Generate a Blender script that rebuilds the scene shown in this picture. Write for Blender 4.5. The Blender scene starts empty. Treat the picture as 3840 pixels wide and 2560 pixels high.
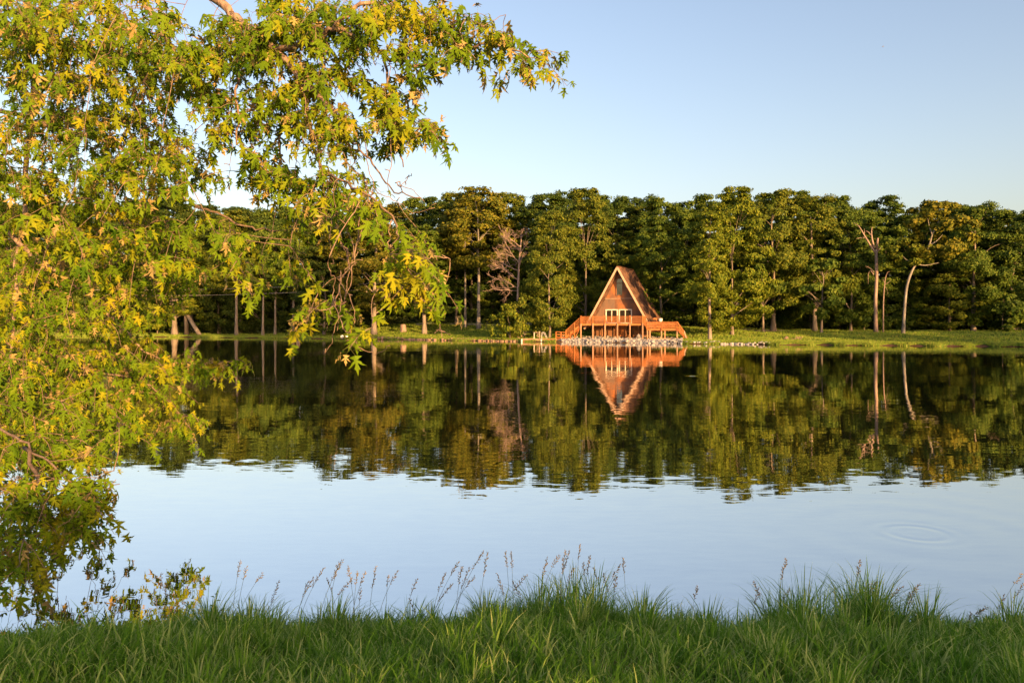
import bpy, math, random
import numpy as np
from mathutils import Vector, Matrix

# ------------------------------------------------------------------ camera, sky, sun, exposure
SC = bpy.context.scene
COL = SC.collection
F_PX = 2850.0            # focal length in photograph pixels (3840 wide)
HOR = 1218.0             # photograph row of the horizon
CAM_H = 2.4              # eye height above the water
SUN_EL, SUN_AZ = 6.5, 150.0      # azimuth clockwise from +Y
cam_d = bpy.data.cameras.new('camera')
cam = bpy.data.objects.new('camera', cam_d); COL.objects.link(cam)
cam.location = (0, 0, CAM_H); cam.rotation_euler = (math.pi / 2, 0, 0)
cam_d.sensor_width = 36.0; cam_d.lens = F_PX / 3840 * 36.0
cam_d.shift_y = (HOR - 1280.0) / 3840.0
cam_d.clip_start = 0.05; cam_d.clip_end = 3000
SC.camera = cam
world = bpy.data.worlds.new('World'); SC.world = world; world.use_nodes = True
wn = world.node_tree.nodes; wl = world.node_tree.links
bg = wn['Background']; bg.inputs['Strength'].default_value = 0.15
sky = wn.new('ShaderNodeTexSky'); sky.sky_type = 'NISHITA'; sky.sun_disc = False
sky.sun_elevation = math.radians(SUN_EL); sky.sun_rotation = math.radians(SUN_AZ)
sky.air_density = 1.0; sky.dust_density = 3.5; sky.ozone_density = 1.0; sky.altitude = 200
wb_ = wn.new('ShaderNodeMix'); wb_.data_type = 'RGBA'; wb_.blend_type = 'MULTIPLY'; wb_.inputs['Factor'].default_value = 1.0
wb_.inputs['B'].default_value = (1.07, 0.965, 1.03, 1)          # camera white balance, the same over the whole sky
wl.new(sky.outputs[0], wb_.inputs['A']); wl.new(wb_.outputs['Result'], bg.inputs['Color'])
sun_d = bpy.data.lights.new('sun', 'SUN'); sun_d.energy = 4.8; sun_d.angle = math.radians(0.5)
sun_d.color = (1.0, 0.57, 0.22)
sun = bpy.data.objects.new('sun', sun_d); COL.objects.link(sun)
_e, _a = math.radians(SUN_EL), math.radians(SUN_AZ)
SUN_V = Vector((math.sin(_a) * math.cos(_e), math.cos(_a) * math.cos(_e), math.sin(_e)))
sun.rotation_euler = (-SUN_V).to_track_quat('-Z', 'Y').to_euler()
sun.location = SUN_V * 200
SC.view_settings.view_transform = 'Standard'; SC.view_settings.look = 'None'
SC.view_settings.gamma = 1.0; SC.view_settings.use_curve_mapping = False
SC.view_settings.exposure = 1.43
SC.cycles.max_bounces = 7; SC.cycles.transparent_max_bounces = 6
SC.cycles.diffuse_bounces = 4; SC.cycles.glossy_bounces = 3; SC.cycles.transmission_bounces = 3
SC.cycles.sample_clamp_indirect = 6.0
SC.cycles.use_denoising = True

RNG = np.random.default_rng(11)
random.seed(11)

# ------------------------------------------------------------------ helpers
def P(px, py, Y):
    """world point seen at photograph pixel (px, py) at depth Y"""
    return np.array([(px - 1920.0) * Y / F_PX, Y, CAM_H - (py - HOR) * Y / F_PX])

def tag(o, label=None, cat=None, group=None, kind=None):
    if label: o['label'] = label
    if cat: o['category'] = cat
    if group: o['group'] = group
    if kind: o['kind'] = kind
    return o

def empty(name, loc, rz=0.0, label=None, cat=None, group=None):
    o = bpy.data.objects.new(name, None); COL.objects.link(o)
    o.location = tuple(float(v) for v in loc); o.rotation_euler = (0, 0, rz); o.empty_display_size = 0.2
    return tag(o, label, cat, group)

def link(name, me, parent=None):
    o = bpy.data.objects.new(name, me); COL.objects.link(o)
    if parent: o.parent = parent
    return o

def mesh_np(name, V, T=None, Q=None, mat=None, smooth=False):
    V = np.asarray(V, np.float32).reshape(-1, 3)
    T = np.zeros((0, 3), np.int32) if T is None or len(T) == 0 else np.asarray(T, np.int32).reshape(-1, 3)
    Q = np.zeros((0, 4), np.int32) if Q is None or len(Q) == 0 else np.asarray(Q, np.int32).reshape(-1, 4)
    me = bpy.data.meshes.new(name)
    me.vertices.add(len(V)); me.vertices.foreach_set('co', V.ravel())
    nl = T.size + Q.size
    me.loops.add(nl); me.loops.foreach_set('vertex_index', np.concatenate([T.ravel(), Q.ravel()]))
    npol = len(T) + len(Q)
    me.polygons.add(npol)
    st = np.concatenate([np.arange(len(T)) * 3, len(T) * 3 + np.arange(len(Q)) * 4]).astype(np.int32)
    me.polygons.foreach_set('loop_start', st)
    me.polygons.foreach_set('use_smooth', np.full(npol, bool(smooth)))
    me.update(calc_edges=True); me.validate()
    if mat: me.materials.append(mat)
    return me

class MB:
    """collects boxes, tubes and raw faces into one mesh"""
    def __init__(s): s.V = []; s.T = []; s.Q = []; s.n = 0
    def add(s, V, T=None, Q=None):
        V = np.asarray(V, float).reshape(-1, 3); s.V.append(V)
        if T is not None and len(T): s.T.append(np.asarray(T) + s.n)
        if Q is not None and len(Q): s.Q.append(np.asarray(Q) + s.n)
        s.n += len(V); return s
    def box(s, x0, x1, y0, y1, z0, z1):
        V = [(x, y, z) for z in (z0, z1) for y in (y0, y1) for x in (x0, x1)]
        return s.add(V, Q=[(0, 2, 3, 1), (4, 5, 7, 6), (0, 1, 5, 4), (2, 6, 7, 3), (0, 4, 6, 2), (1, 3, 7, 5)])
    def bar(s, a, b, w, h):
        """rectangular bar from a to b, w sideways, h upward"""
        a = np.array(a, float); b = np.array(b, float); d = b - a; d /= np.linalg.norm(d)
        up = np.array([0, 0, 1.0]) if abs(d[2]) < 0.95 else np.array([0, 1.0, 0])
        sd = np.cross(d, up); sd /= np.linalg.norm(sd); u = np.cross(sd, d)
        V = [p + sd * i * w / 2 + u * j * h / 2 for p in (a, b) for i, j in ((-1, -1), (1, -1), (1, 1), (-1, 1))]
        return s.add(V, Q=[(3, 2, 1, 0), (4, 5, 6, 7), (0, 1, 5, 4), (1, 2, 6, 5), (2, 3, 7, 6), (3, 0, 4, 7)])
    def prism(s, poly, y0, y1):
        """polygon in x,z extruded along y"""
        n = len(poly); V = [(p[0], y0, p[1]) for p in poly] + [(p[0], y1, p[1]) for p in poly]
        T = [(0, i, i + 1) for i in range(1, n - 1)] + [(n, n + i + 1, n + i) for i in range(1, n - 1)]
        return s.add(V, T=T, Q=[(i, i + n, (i + 1) % n + n, (i + 1) % n) for i in range(n)])
    def tube(s, pts, rad, sides=6):
        pts = np.asarray(pts, float); n = len(pts)
        rad = np.asarray(rad, float)
        rad = np.full(n, float(rad)) if rad.ndim == 0 else (rad if len(rad) == n else np.interp(np.linspace(0, 1, n), np.linspace(0, 1, len(rad)), rad))
        tan = np.gradient(pts, axis=0); tan /= np.linalg.norm(tan, axis=1)[:, None] + 1e-9
        ref = np.array([0.31, 0.17, 0.93]) if abs(tan[0][2]) < 0.8 else np.array([0.93, 0.31, 0.1])
        a = np.cross(tan, ref); a /= np.linalg.norm(a, axis=1)[:, None] + 1e-9; b = np.cross(tan, a)
        th = np.arange(sides) * 2 * np.pi / sides
        ring = pts[:, None, :] + rad[:, None, None] * (np.cos(th)[None, :, None] * a[:, None, :] + np.sin(th)[None, :, None] * b[:, None, :])
        V = ring.reshape(-1, 3); i = np.arange(n - 1)[:, None] * sides; j = np.arange(sides)[None, :]; k = (j + 1) % sides
        Q = np.stack([i + j, i + k, i + sides + k, i + sides + j], -1).reshape(-1, 4)
        T = [(0, q + 1, q) for q in range(1, sides - 1)] + [((n - 1) * sides, (n - 1) * sides + q, (n - 1) * sides + q + 1) for q in range(1, sides - 1)]
        return s.add(V, T=T, Q=Q)
    def mesh(s, name, mat, smooth=False):
        return mesh_np(name, np.concatenate(s.V), np.concatenate(s.T) if s.T else None, np.concatenate(s.Q) if s.Q else None, mat, smooth)
    def build(s, name, mat, parent=None, smooth=False):
        return link(name, s.mesh(name, mat, smooth), parent)

def box(name, mat, parent, *b): return MB().box(*b).build(name, mat, parent)

def smoothpath(pts, n=4):
    """Catmull-Rom resampling"""
    p = np.asarray(pts, float); p = np.vstack([2 * p[0] - p[1], p, 2 * p[-1] - p[-2]]); out = []
    for i in range(1, len(p) - 2):
        for k in range(n):
            t = k / n
            out.append(0.5 * ((2 * p[i]) + (-p[i - 1] + p[i + 1]) * t + (2 * p[i - 1] - 5 * p[i] + 4 * p[i + 1] - p[i + 2]) * t * t
                              + (-p[i - 1] + 3 * p[i] - 3 * p[i + 1] + p[i + 2]) * t ** 3))
    out.append(p[-2]); return np.array(out)

def nrm(v): return v / (np.linalg.norm(v, axis=-1, keepdims=True) + 1e-9)
def sstep(a, b, x):
    t = np.clip((x - a) / (b - a), 0, 1); return t * t * (3 - 2 * t)

# ------------------------------------------------------------------ materials
def new_mat(name):
    m = bpy.data.materials.new(name); m.use_nodes = True
    nt = m.node_tree; nt.nodes.clear()
    out = nt.nodes.new('ShaderNodeOutputMaterial')
    return m, nt, nt.nodes, nt.links, out

def ramp(N, cols):
    r = N.new('ShaderNodeValToRGB'); e = r.color_ramp.elements
    while len(e) < len(cols): e.new(0.5)
    for i, (p, c) in enumerate(cols): e[i].position = p; e[i].color = (*c, 1)
    return r

def noise_mat(name, cols, scale=3.0, rough=0.85, var=0.18, stretch=(1, 1, 1), bump=0.0, detail=5, spec=0.2, fine=0.0, obj_coord=True):
    m, nt, N, L, out = new_mat(name)
    tc = N.new('ShaderNodeTexCoord'); mp = N.new('ShaderNodeMapping'); mp.inputs['Scale'].default_value = stretch
    L.new(tc.outputs['Object'], mp.inputs['Vector'])
    nz = N.new('ShaderNodeTexNoise'); nz.inputs['Scale'].default_value = scale; nz.inputs['Detail'].default_value = detail
    L.new(mp.outputs[0], nz.inputs['Vector'])
    r = ramp(N, cols); L.new(nz.outputs['Fac'], r.inputs[0])
    b = N.new('ShaderNodeBsdfPrincipled'); b.inputs['Roughness'].default_value = rough
    b.inputs['Specular IOR Level'].default_value = spec
    col = r.outputs[0]
    oi = N.new('ShaderNodeObjectInfo'); hv = N.new('ShaderNodeHueSaturation')
    mr = N.new('ShaderNodeMapRange'); mr.inputs['To Min'].default_value = 1 - var; mr.inputs['To Max'].default_value = 1 + var
    L.new(oi.outputs['Random'], mr.inputs[0]); L.new(mr.outputs[0], hv.inputs['Value']); L.new(col, hv.inputs['Color'])
    L.new(hv.outputs[0], b.inputs['Base Color'])
    if bump:
        bp = N.new('ShaderNodeBump'); bp.inputs['Strength'].default_value = bump; bp.inputs['Distance'].default_value = 0.05
        L.new(nz.outputs['Fac'], bp.inputs['Height']); L.new(bp.outputs[0], b.inputs['Normal'])
    L.new(b.outputs[0], out.inputs[0]); return m

def leaf_mat(name, c1, c2, c3, under=None, trans=0.3, rough=0.55, tint=True, spec=0.25, clump=0.0):
    """two-sided leaf: colour varies leaf by leaf, tinted by the tree's own colour"""
    m, nt, N, L, out = new_mat(name)
    g = N.new('ShaderNodeNewGeometry')
    r = ramp(N, [(0.0, c1), (0.55, c2), (1.0, c3)]); L.new(g.outputs['Random Per Island'], r.inputs[0])
    if clump:      # neighbouring leaves of a shoot resemble each other
        nz = N.new('ShaderNodeTexNoise'); nz.inputs['Scale'].default_value = clump; nz.inputs['Detail'].default_value = 1; L.new(g.outputs['Position'], nz.inputs['Vector'])
        mr = N.new('ShaderNodeMapRange'); mr.inputs['From Min'].default_value = .3; mr.inputs['From Max'].default_value = .7; L.new(nz.outputs['Fac'], mr.inputs[0])
        mx0 = N.new('ShaderNodeMix'); mx0.inputs['Factor'].default_value = .6; L.new(g.outputs['Random Per Island'], mx0.inputs[2]); L.new(mr.outputs[0], mx0.inputs[3]); L.new(mx0.outputs[0], r.inputs[0])
    col = r.outputs[0]
    if under:
        mx = N.new('ShaderNodeMix'); mx.data_type = 'RGBA'; mx.inputs['B'].default_value = (*under, 1)
        L.new(g.outputs['Backfacing'], mx.inputs['Factor']); L.new(col, mx.inputs['A']); col = mx.outputs['Result']
    if tint:
        oi = N.new('ShaderNodeObjectInfo'); mu = N.new('ShaderNodeMix'); mu.data_type = 'RGBA'; mu.blend_type = 'MULTIPLY'
        mu.inputs['Factor'].default_value = 1.0
        L.new(col, mu.inputs['A']); L.new(oi.outputs['Color'], mu.inputs['B']); col = mu.outputs['Result']
    b = N.new('ShaderNodeBsdfPrincipled'); b.inputs['Roughness'].default_value = rough; b.inputs['Specular IOR Level'].default_value = spec
    t = N.new('ShaderNodeBsdfTranslucent'); ms = N.new('ShaderNodeMixShader'); ms.inputs[0].default_value = trans
    L.new(col, b.inputs['Base Color']); L.new(col, t.inputs['Color'])
    L.new(b.outputs[0], ms.inputs[1]); L.new(t.outputs[0], ms.inputs[2]); L.new(ms.outputs[0], out.inputs[0])
    return m

M = {}
M['far_leaf'] = leaf_mat('far_leaf', (0.045, 0.082, 0.012), (0.110, 0.150, 0.020), (0.195, 0.215, 0.034), trans=0.35, spec=0.1)
M['maple_leaf'] = leaf_mat('maple_leaf', (0.026, 0.076, 0.003), (0.108, 0.178, 0.006), (0.300, 0.262, 0.009), under=(0.33, 0.25, 0.09), trans=0.2, tint=False, rough=0.6, spec=0.08, clump=2.2)
M['grass_blade'] = leaf_mat('grass_blade', (0.075, 0.185, 0.013), (0.190, 0.350, 0.028), (0.520, 0.560, 0.180), trans=0.5, tint=False, rough=0.6, spec=0.12)
M['far_grass'] = leaf_mat('far_grass', (0.120, 0.205, 0.018), (0.180, 0.265, 0.025), (0.270, 0.275, 0.050), trans=0.3, tint=False)
M['seed'] = noise_mat('seed', [(0.3, (0.20, 0.16, 0.11)), (0.7, (0.38, 0.32, 0.23))], 60)
M['stem'] = noise_mat('stem', [(0.3, (0.10, 0.13, 0.05)), (0.7, (0.17, 0.17, 0.08))], 20)
M['petiole'] = noise_mat('petiole', [(0.3, (0.10, 0.12, 0.02)), (0.7, (0.19, 0.15, 0.04))], 20)
M['bark'] = noise_mat('bark', [(0.3, (0.12, 0.095, 0.075)), (0.7, (0.27, 0.225, 0.18))], 3, stretch=(1, 1, 0.25), bump=0.5)
M['pale_bark'] = noise_mat('pale_bark', [(0.3, (0.12, 0.108, 0.095)), (0.75, (0.29, 0.265, 0.235))], 2.2, stretch=(1, 1, 0.5), bump=0.3)
M['dead_wood'] = noise_mat('dead_wood', [(0.3, (0.17, 0.12, 0.10)), (0.7, (0.36, 0.26, 0.21))], 3, stretch=(1, 1, 0.3), bump=0.3)
M['maple_bark'] = noise_mat('maple_bark', [(0.3, (0.13, 0.09, 0.065)), (0.7, (0.36, 0.26, 0.19))], 14, stretch=(1, 1, 0.4), bump=0.5)
M['twig'] = noise_mat('twig', [(0.3, (0.12, 0.08, 0.055)), (0.7, (0.26, 0.185, 0.135))], 25)
M['stain'] = noise_mat('stain', [(0.25, (0.30, 0.105, 0.032)), (0.75, (0.50, 0.19, 0.062))], 2.5, stretch=(1, 1, 3), rough=0.7)
M['siding'] = noise_mat('siding', [(0.28, (0.125, 0.072, 0.050)), (0.48, (0.21, 0.102, 0.058)), (0.66, (0.40, 0.15, 0.052))], 0.9, stretch=(1.2, 1, 0.7), rough=0.85, bump=0.1, var=0.06)
M['siding_weathered'] = noise_mat('siding_weathered', [(0.3, (0.155, 0.105, 0.078)), (0.7, (0.26, 0.145, 0.085))], 1.1, stretch=(1.2, 1, 0.5), rough=0.85, var=0.06)
M['log'] = noise_mat('log', [(0.3, (0.16, 0.085, 0.05)), (0.7, (0.30, 0.135, 0.06))], 1.2, stretch=(0.6, 1, 3), rough=0.85)
M['trim'] = noise_mat('trim', [(0.3, (0.44, 0.29, 0.19)), (0.7, (0.57, 0.40, 0.28))], 4, rough=0.6)
M['white_trim'] = noise_mat('white_trim', [(0.3, (0.66, 0.56, 0.44)), (0.7, (0.78, 0.69, 0.56))], 4, rough=0.5)
M['stone'] = noise_mat('stone', [(0.3, (0.24, 0.225, 0.215)), (0.7, (0.42, 0.395, 0.37))], 2.5, bump=0.5)
M['brown_stone'] = noise_mat('brown_stone', [(0.3, (0.16, 0.10, 0.065)), (0.7, (0.36, 0.24, 0.16))], 2.5, bump=0.5)
M['dirt'] = noise_mat('dirt', [(0.3, (0.30, 0.20, 0.13)), (0.7, (0.44, 0.32, 0.22))], 0.8, bump=0.2)
M['gravel'] = noise_mat('gravel', [(0.3, (0.25, 0.23, 0.21)), (0.7, (0.42, 0.39, 0.35))], 1.5, bump=0.2)
M['riprap_bed'] = noise_mat('riprap_bed', [(0.3, (0.20, 0.185, 0.175)), (0.7, (0.36, 0.335, 0.315))], 5, bump=0.6)
M['post'] = noise_mat('post', [(0.3, (0.34, 0.19, 0.11)), (0.7, (0.48, 0.29, 0.18))], 4, rough=0.7)
M['concrete'] = noise_mat('concrete', [(0.3, (0.30, 0.28, 0.26)), (0.7, (0.42, 0.39, 0.36))], 4)
M['dark'] = noise_mat('dark', [(0.3, (0.016, 0.014, 0.013)), (0.7, (0.03, 0.026, 0.024))], 4)
M['black_wire'] = noise_mat('black_wire', [(0.3, (0.22, 0.20, 0.18)), (0.7, (0.30, 0.27, 0.24))], 4)
M['red'] = noise_mat('red', [(0.3, (0.45, 0.03, 0.02)), (0.7, (0.55, 0.05, 0.03))], 4, rough=0.3, spec=0.5)
M['white'] = noise_mat('white', [(0.3, (0.75, 0.73, 0.68)), (0.7, (0.82, 0.80, 0.75))], 4, rough=0.4, spec=0.5)
M['grey_metal'] = noise_mat('grey_metal', [(0.3, (0.45, 0.43, 0.40)), (0.7, (0.6, 0.58, 0.55))], 4, rough=0.4)
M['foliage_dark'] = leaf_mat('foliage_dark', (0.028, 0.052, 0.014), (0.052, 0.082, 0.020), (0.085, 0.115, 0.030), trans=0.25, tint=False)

def shingle_mat():
    m, nt, N, L, out = new_mat('shingles')
    tc = N.new('ShaderNodeTexCoord')
    br = N.new('ShaderNodeTexBrick'); br.inputs['Scale'].default_value = 1.0
    mp = N.new('ShaderNodeMapping'); mp.inputs['Rotation'].default_value = (0, math.pi / 2, 0)
    sx = N.new('ShaderNodeSeparateXYZ'); cx = N.new('ShaderNodeCombineXYZ')
    L.new(tc.outputs['Object'], sx.inputs[0]); L.new(sx.outputs['Y'], cx.inputs['X']); L.new(sx.outputs['Z'], cx.inputs['Y'])
    L.new(cx.outputs[0], br.inputs['Vector'])
    br.inputs['Brick Width'].default_value = 0.35; br.inputs['Row Height'].default_value = 0.17; br.inputs['Mortar Size'].default_value = 0.012
    br.inputs['Color1'].default_value = (0.15, 0.088, 0.060, 1); br.inputs['Color2'].default_value = (0.23, 0.13, 0.085, 1); br.inputs['Mortar'].default_value = (0.06, 0.045, 0.04, 1)
    nz = N.new('ShaderNodeTexNoise'); nz.inputs['Scale'].default_value = 0.9; nz.inputs['Detail'].default_value = 6
    L.new(tc.outputs['Object'], nz.inputs['Vector'])
    r = ramp(N, [(0.40, (0.45, 0.40, 0.36)), (0.60, (1.1, 1.0, 0.92))]); L.new(nz.outputs['Fac'], r.inputs[0])
    mu = N.new('ShaderNodeMix'); mu.data_type = 'RGBA'; mu.blend_type = 'MULTIPLY'; mu.inputs['Factor'].default_value = 1
    L.new(br.outputs['Color'], mu.inputs['A']); L.new(r.outputs[0], mu.inputs['B'])
    b = N.new('ShaderNodeBsdfPrincipled'); b.inputs['Roughness'].default_value = 0.9; b.inputs['Specular IOR Level'].default_value = 0.15
    bp = N.new('ShaderNodeBump'); bp.inputs['Distance'].default_value = 0.03; bp.inputs['Strength'].default_value = 0.6
    L.new(br.outputs['Fac'], bp.inputs['Height']); bp.invert = True; L.new(bp.outputs[0], b.inputs['Normal'])
    L.new(mu.outputs['Result'], b.inputs['Base Color']); L.new(b.outputs[0], out.inputs[0]); return m
M['shingles'] = shingle_mat()

def glass_mat(name, refl, tint):
    m, nt, N, L, out = new_mat(name)
    d = N.new('ShaderNodeBsdfDiffuse'); d.inputs[0].default_value = (*tint, 1)
    g = N.new('ShaderNodeBsdfGlossy'); g.inputs['Roughness'].default_value = 0.02
    nz = N.new('ShaderNodeTexNoise'); nz.inputs['Scale'].default_value = 1.3
    bp = N.new('ShaderNodeBump'); bp.inputs['Strength'].default_value = 0.06; L.new(nz.outputs['Fac'], bp.inputs['Height']); L.new(bp.outputs[0], g.inputs['Normal'])
    mx = N.new('ShaderNodeMixShader'); mx.inputs[0].default_value = refl
    L.new(d.outputs[0], mx.inputs[1]); L.new(g.outputs[0], mx.inputs[2]); L.new(mx.outputs[0], out.inputs[0]); return m
M['glass'] = glass_mat('glass', 0.07, (0.02, 0.016, 0.013))
M['glass_upper'] = glass_mat('glass_upper', 0.28, (0.03, 0.03, 0.03))

def ground_mat():
    m, nt, N, L, out = new_mat('ground_turf')
    g = N.new('ShaderNodeNewGeometry')
    n1 = N.new('ShaderNodeTexNoise'); n1.inputs['Scale'].default_value = 0.35; n1.inputs['Detail'].default_value = 6
    n2 = N.new('ShaderNodeTexNoise'); n2.inputs['Scale'].default_value = 6.0; n2.inputs['Detail'].default_value = 5
    for n in (n1, n2): L.new(g.outputs['Position'], n.inputs['Vector'])
    r1 = ramp(N, [(0.32, (0.070, 0.120, 0.016)), (0.55, (0.105, 0.155, 0.022)), (0.74, (0.170, 0.165, 0.040))]); L.new(n1.outputs['Fac'], r1.inputs[0])
    r2 = ramp(N, [(0.3, (0.65, 0.65, 0.62)), (0.7, (1.25, 1.2, 1.15))]); L.new(n2.outputs['Fac'], r2.inputs[0])
    mu = N.new('ShaderNodeMix'); mu.data_type = 'RGBA'; mu.blend_type = 'MULTIPLY'; mu.inputs['Factor'].default_value = 1
    L.new(r1.outputs[0], mu.inputs['A']); L.new(r2.outputs[0], mu.inputs['B'])
    # bare earth on the low eroded edge by the water
    sx = N.new('ShaderNodeSeparateXYZ'); L.new(g.outputs['Position'], sx.inputs[0])
    ad = N.new('ShaderNodeMath'); ad.operation = 'MULTIPLY_ADD'; ad.inputs[1].default_value = 0.3; L.new(n2.outputs['Fac'], ad.inputs[0]); L.new(sx.outputs['Z'], ad.inputs[2])
    mr = N.new('ShaderNodeMapRange'); mr.inputs['From Min'].default_value = 0.34; mr.inputs['From Max'].default_value = 0.42; L.new(ad.outputs[0], mr.inputs[0])
    mx = N.new('ShaderNodeMix'); mx.data_type = 'RGBA'; mx.inputs['A'].default_value = (0.10, 0.062, 0.038, 1)
    L.new(mr.outputs[0], mx.inputs['Factor']); L.new(mu.outputs['Result'], mx.inputs['B'])
    b = N.new('ShaderNodeBsdfPrincipled'); b.inputs['Roughness'].default_value = 1.0; b.inputs['Specular IOR Level'].default_value = 0.05
    bp = N.new('ShaderNodeBump'); bp.inputs['Strength'].default_value = 0.8; bp.inputs['Distance'].default_value = 0.12; L.new(n2.outputs['Fac'], bp.inputs['Height'])
    L.new(bp.outputs[0], b.inputs['Normal']); L.new(mx.outputs['Result'], b.inputs['Base Color']); L.new(b.outputs[0], out.inputs[0]); return m
M['ground'] = ground_mat()

RING = P(3440, 1998, 6840 / 780.0)[:2]         # where a fish has just risen
GLINT = P(2597, 1409, 6840 / 191.0)[:2]
def water_mat():
    m, nt, N, L, out = new_mat('lake_water')
    g = N.new('ShaderNodeNewGeometry')
    def vmath(op, a, b=None, val=None):
        n = N.new('ShaderNodeVectorMath'); n.operation = op; L.new(a, n.inputs[0])
        if b is not None: L.new(b, n.inputs[1])
        if val is not None: n.inputs[1].default_value = val
        return n
    def math_(op, a, b=None, c=None):
        n = N.new('ShaderNodeMath'); n.operation = op
        for i, x in enumerate((a, b, c)):
            if x is None: continue
            if isinstance(x, (int, float)): n.inputs[i].default_value = x
            else: L.new(x, n.inputs[i])
        return n.outputs[0]
    def slope(scale, amp, detail=2, off=0.0):
        mp = vmath('MULTIPLY', g.outputs['Position'], val=scale)
        ad = vmath('ADD', mp.outputs[0], val=(off, off * 1.7, off * 0.3))
        nz = N.new('ShaderNodeTexNoise'); nz.inputs['Scale'].default_value = 1.0; nz.inputs['Detail'].default_value = detail
        L.new(ad.outputs[0], nz.inputs['Vector'])
        c = vmath('SUBTRACT', nz.outputs['Color'], val=(0.5, 0.5, 0.5))
        return vmath('MULTIPLY', c.outputs[0], val=amp)
    s1 = slope((0.8, 4.2, 1), (0.008, 0.016, 0), 2)              # wind ripples, crests across the view
    s0 = slope((3.2, 11.0, 1), (0.010, 0.034, 0), 2, 3.0)         # fine capillary ripples
    s2 = slope((0.10, 0.30, 1), (0.006, 0.011, 0), 2, 7.0)        # slow swell
    # patches where a breath of wind roughens the surface
    pm = vmath('MULTIPLY', g.outputs['Position'], val=(0.05, 0.13, 1)); pz = N.new('ShaderNodeTexNoise'); pz.inputs['Scale'].default_value = 1.0; pz.inputs['Detail'].default_value = 1
    L.new(pm.outputs[0], pz.inputs['Vector'])
    pr = N.new('ShaderNodeMapRange'); pr.inputs['From Min'].default_value = 0.35; pr.inputs['From Max'].default_value = 0.65; pr.inputs['To Min'].default_value = 0.35; pr.inputs['To Max'].default_value = 1.1
    L.new(pz.outputs['Fac'], pr.inputs[0])
    s01 = vmath('ADD', s0.outputs[0], s1.outputs[0])
    s1m = vmath('MULTIPLY', s01.outputs[0]); L.new(pr.outputs[0], s1m.inputs[1])
    tot = vmath('ADD', s1m.outputs[0], s2.outputs[0])
    def ring(c, k, env, amp, decay):
        d = vmath('SUBTRACT', g.outputs['Position'], val=(float(c[0]), float(c[1]), 0)); ln = N.new('ShaderNodeVectorMath'); ln.operation = 'LENGTH'; L.new(d.outputs[0], ln.inputs[0])
        r = ln.outputs['Value']; nd = vmath('NORMALIZE', d.outputs[0])
        w = math_('SINE', math_('MULTIPLY', r, k))
        e = math_('EXPONENT', math_('MULTIPLY', math_('ABSOLUTE', math_('SUBTRACT', r, env)), -decay))
        a = math_('MULTIPLY', math_('MULTIPLY', w, e), amp)
        v = N.new('ShaderNodeVectorMath'); v.operation = 'SCALE'; L.new(nd.outputs[0], v.inputs[0]); L.new(a, v.inputs['Scale']); return v
    for q in (ring(RING, 30.0, 0.34, 0.040, 9.0), ring(RING, 9.0, 1.2, 0.007, 0.8), ring(GLINT, 12.0, 0.15, 0.22, 7.0)):
        tot = vmath('ADD', tot.outputs[0], q.outputs[0])
    fl = vmath('MULTIPLY', tot.outputs[0], val=(1, 1, 0)); up = vmath('ADD', fl.outputs[0], val=(0, 0, 1)); nn = vmath('NORMALIZE', up.outputs[0])
    fr = N.new('ShaderNodeFresnel'); fr.inputs['IOR'].default_value = 1.33; L.new(nn.outputs[0], fr.inputs['Normal'])
    fac = math_('MULTIPLY_ADD', fr.outputs[0], 0.28, 0.70)
    gl = N.new('ShaderNodeBsdfGlossy'); gl.inputs['Roughness'].default_value = 0.0; gl.inputs['Color'].default_value = (0.97, 0.95, 0.93, 1); L.new(nn.outputs[0], gl.inputs['Normal'])
    df = N.new('ShaderNodeBsdfDiffuse'); df.inputs[0].default_value = (0.020, 0.022, 0.010, 1)
    mx = N.new('ShaderNodeMixShader'); L.new(fac, mx.inputs[0]); L.new(df.outputs[0], mx.inputs[1]); L.new(gl.outputs[0], mx.inputs[2]); L.new(mx.outputs[0], out.inputs[0])
    return m
M['water'] = water_mat()

# ------------------------------------------------------------------ terrain and lake
SH_PX = np.array([-400, 0, 400, 700, 1000, 1500, 1900, 2100, 2300, 2600, 3000, 3400, 3840, 4100])
SH_PY = np.array([1259, 1260, 1262, 1264, 1268, 1273, 1280, 1282.5, 1284.5, 1289, 1293.5, 1297, 1300, 1302])
def shoreY(px): return CAM_H * F_PX / (np.interp(px, SH_PX, SH_PY) - HOR)
far = []
for px in np.linspace(-300, 4050, 90):
    Y = float(shoreY(px)) + 0.5 * math.sin(px * 0.021) + 0.35 * math.sin(px * 0.053 + 1)
    far.append(((px - 1920) * Y / F_PX, Y))
near = [(78, 62), (84, 34), (66, 10), (34, 4), (14, 5.2), (6, 5.9), (4.4, 5.55), (2.9, 5.7), (1.5, 5.6), (0, 5.75), (-1.5, 5.65), (-2.8, 5.6), (-4, 5.3), (-5.2, 5.6),
        (-6.6, 6.3), (-7.7, 7.6), (-8.0, 9.4), (-9.2, 10.4), (-11, 9.5), (-16, 6), (-40, 2), (-100, 8), (-150, 60), (-160, 130), (-130, 165)]
LAKE = np.array(far + near)

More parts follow.
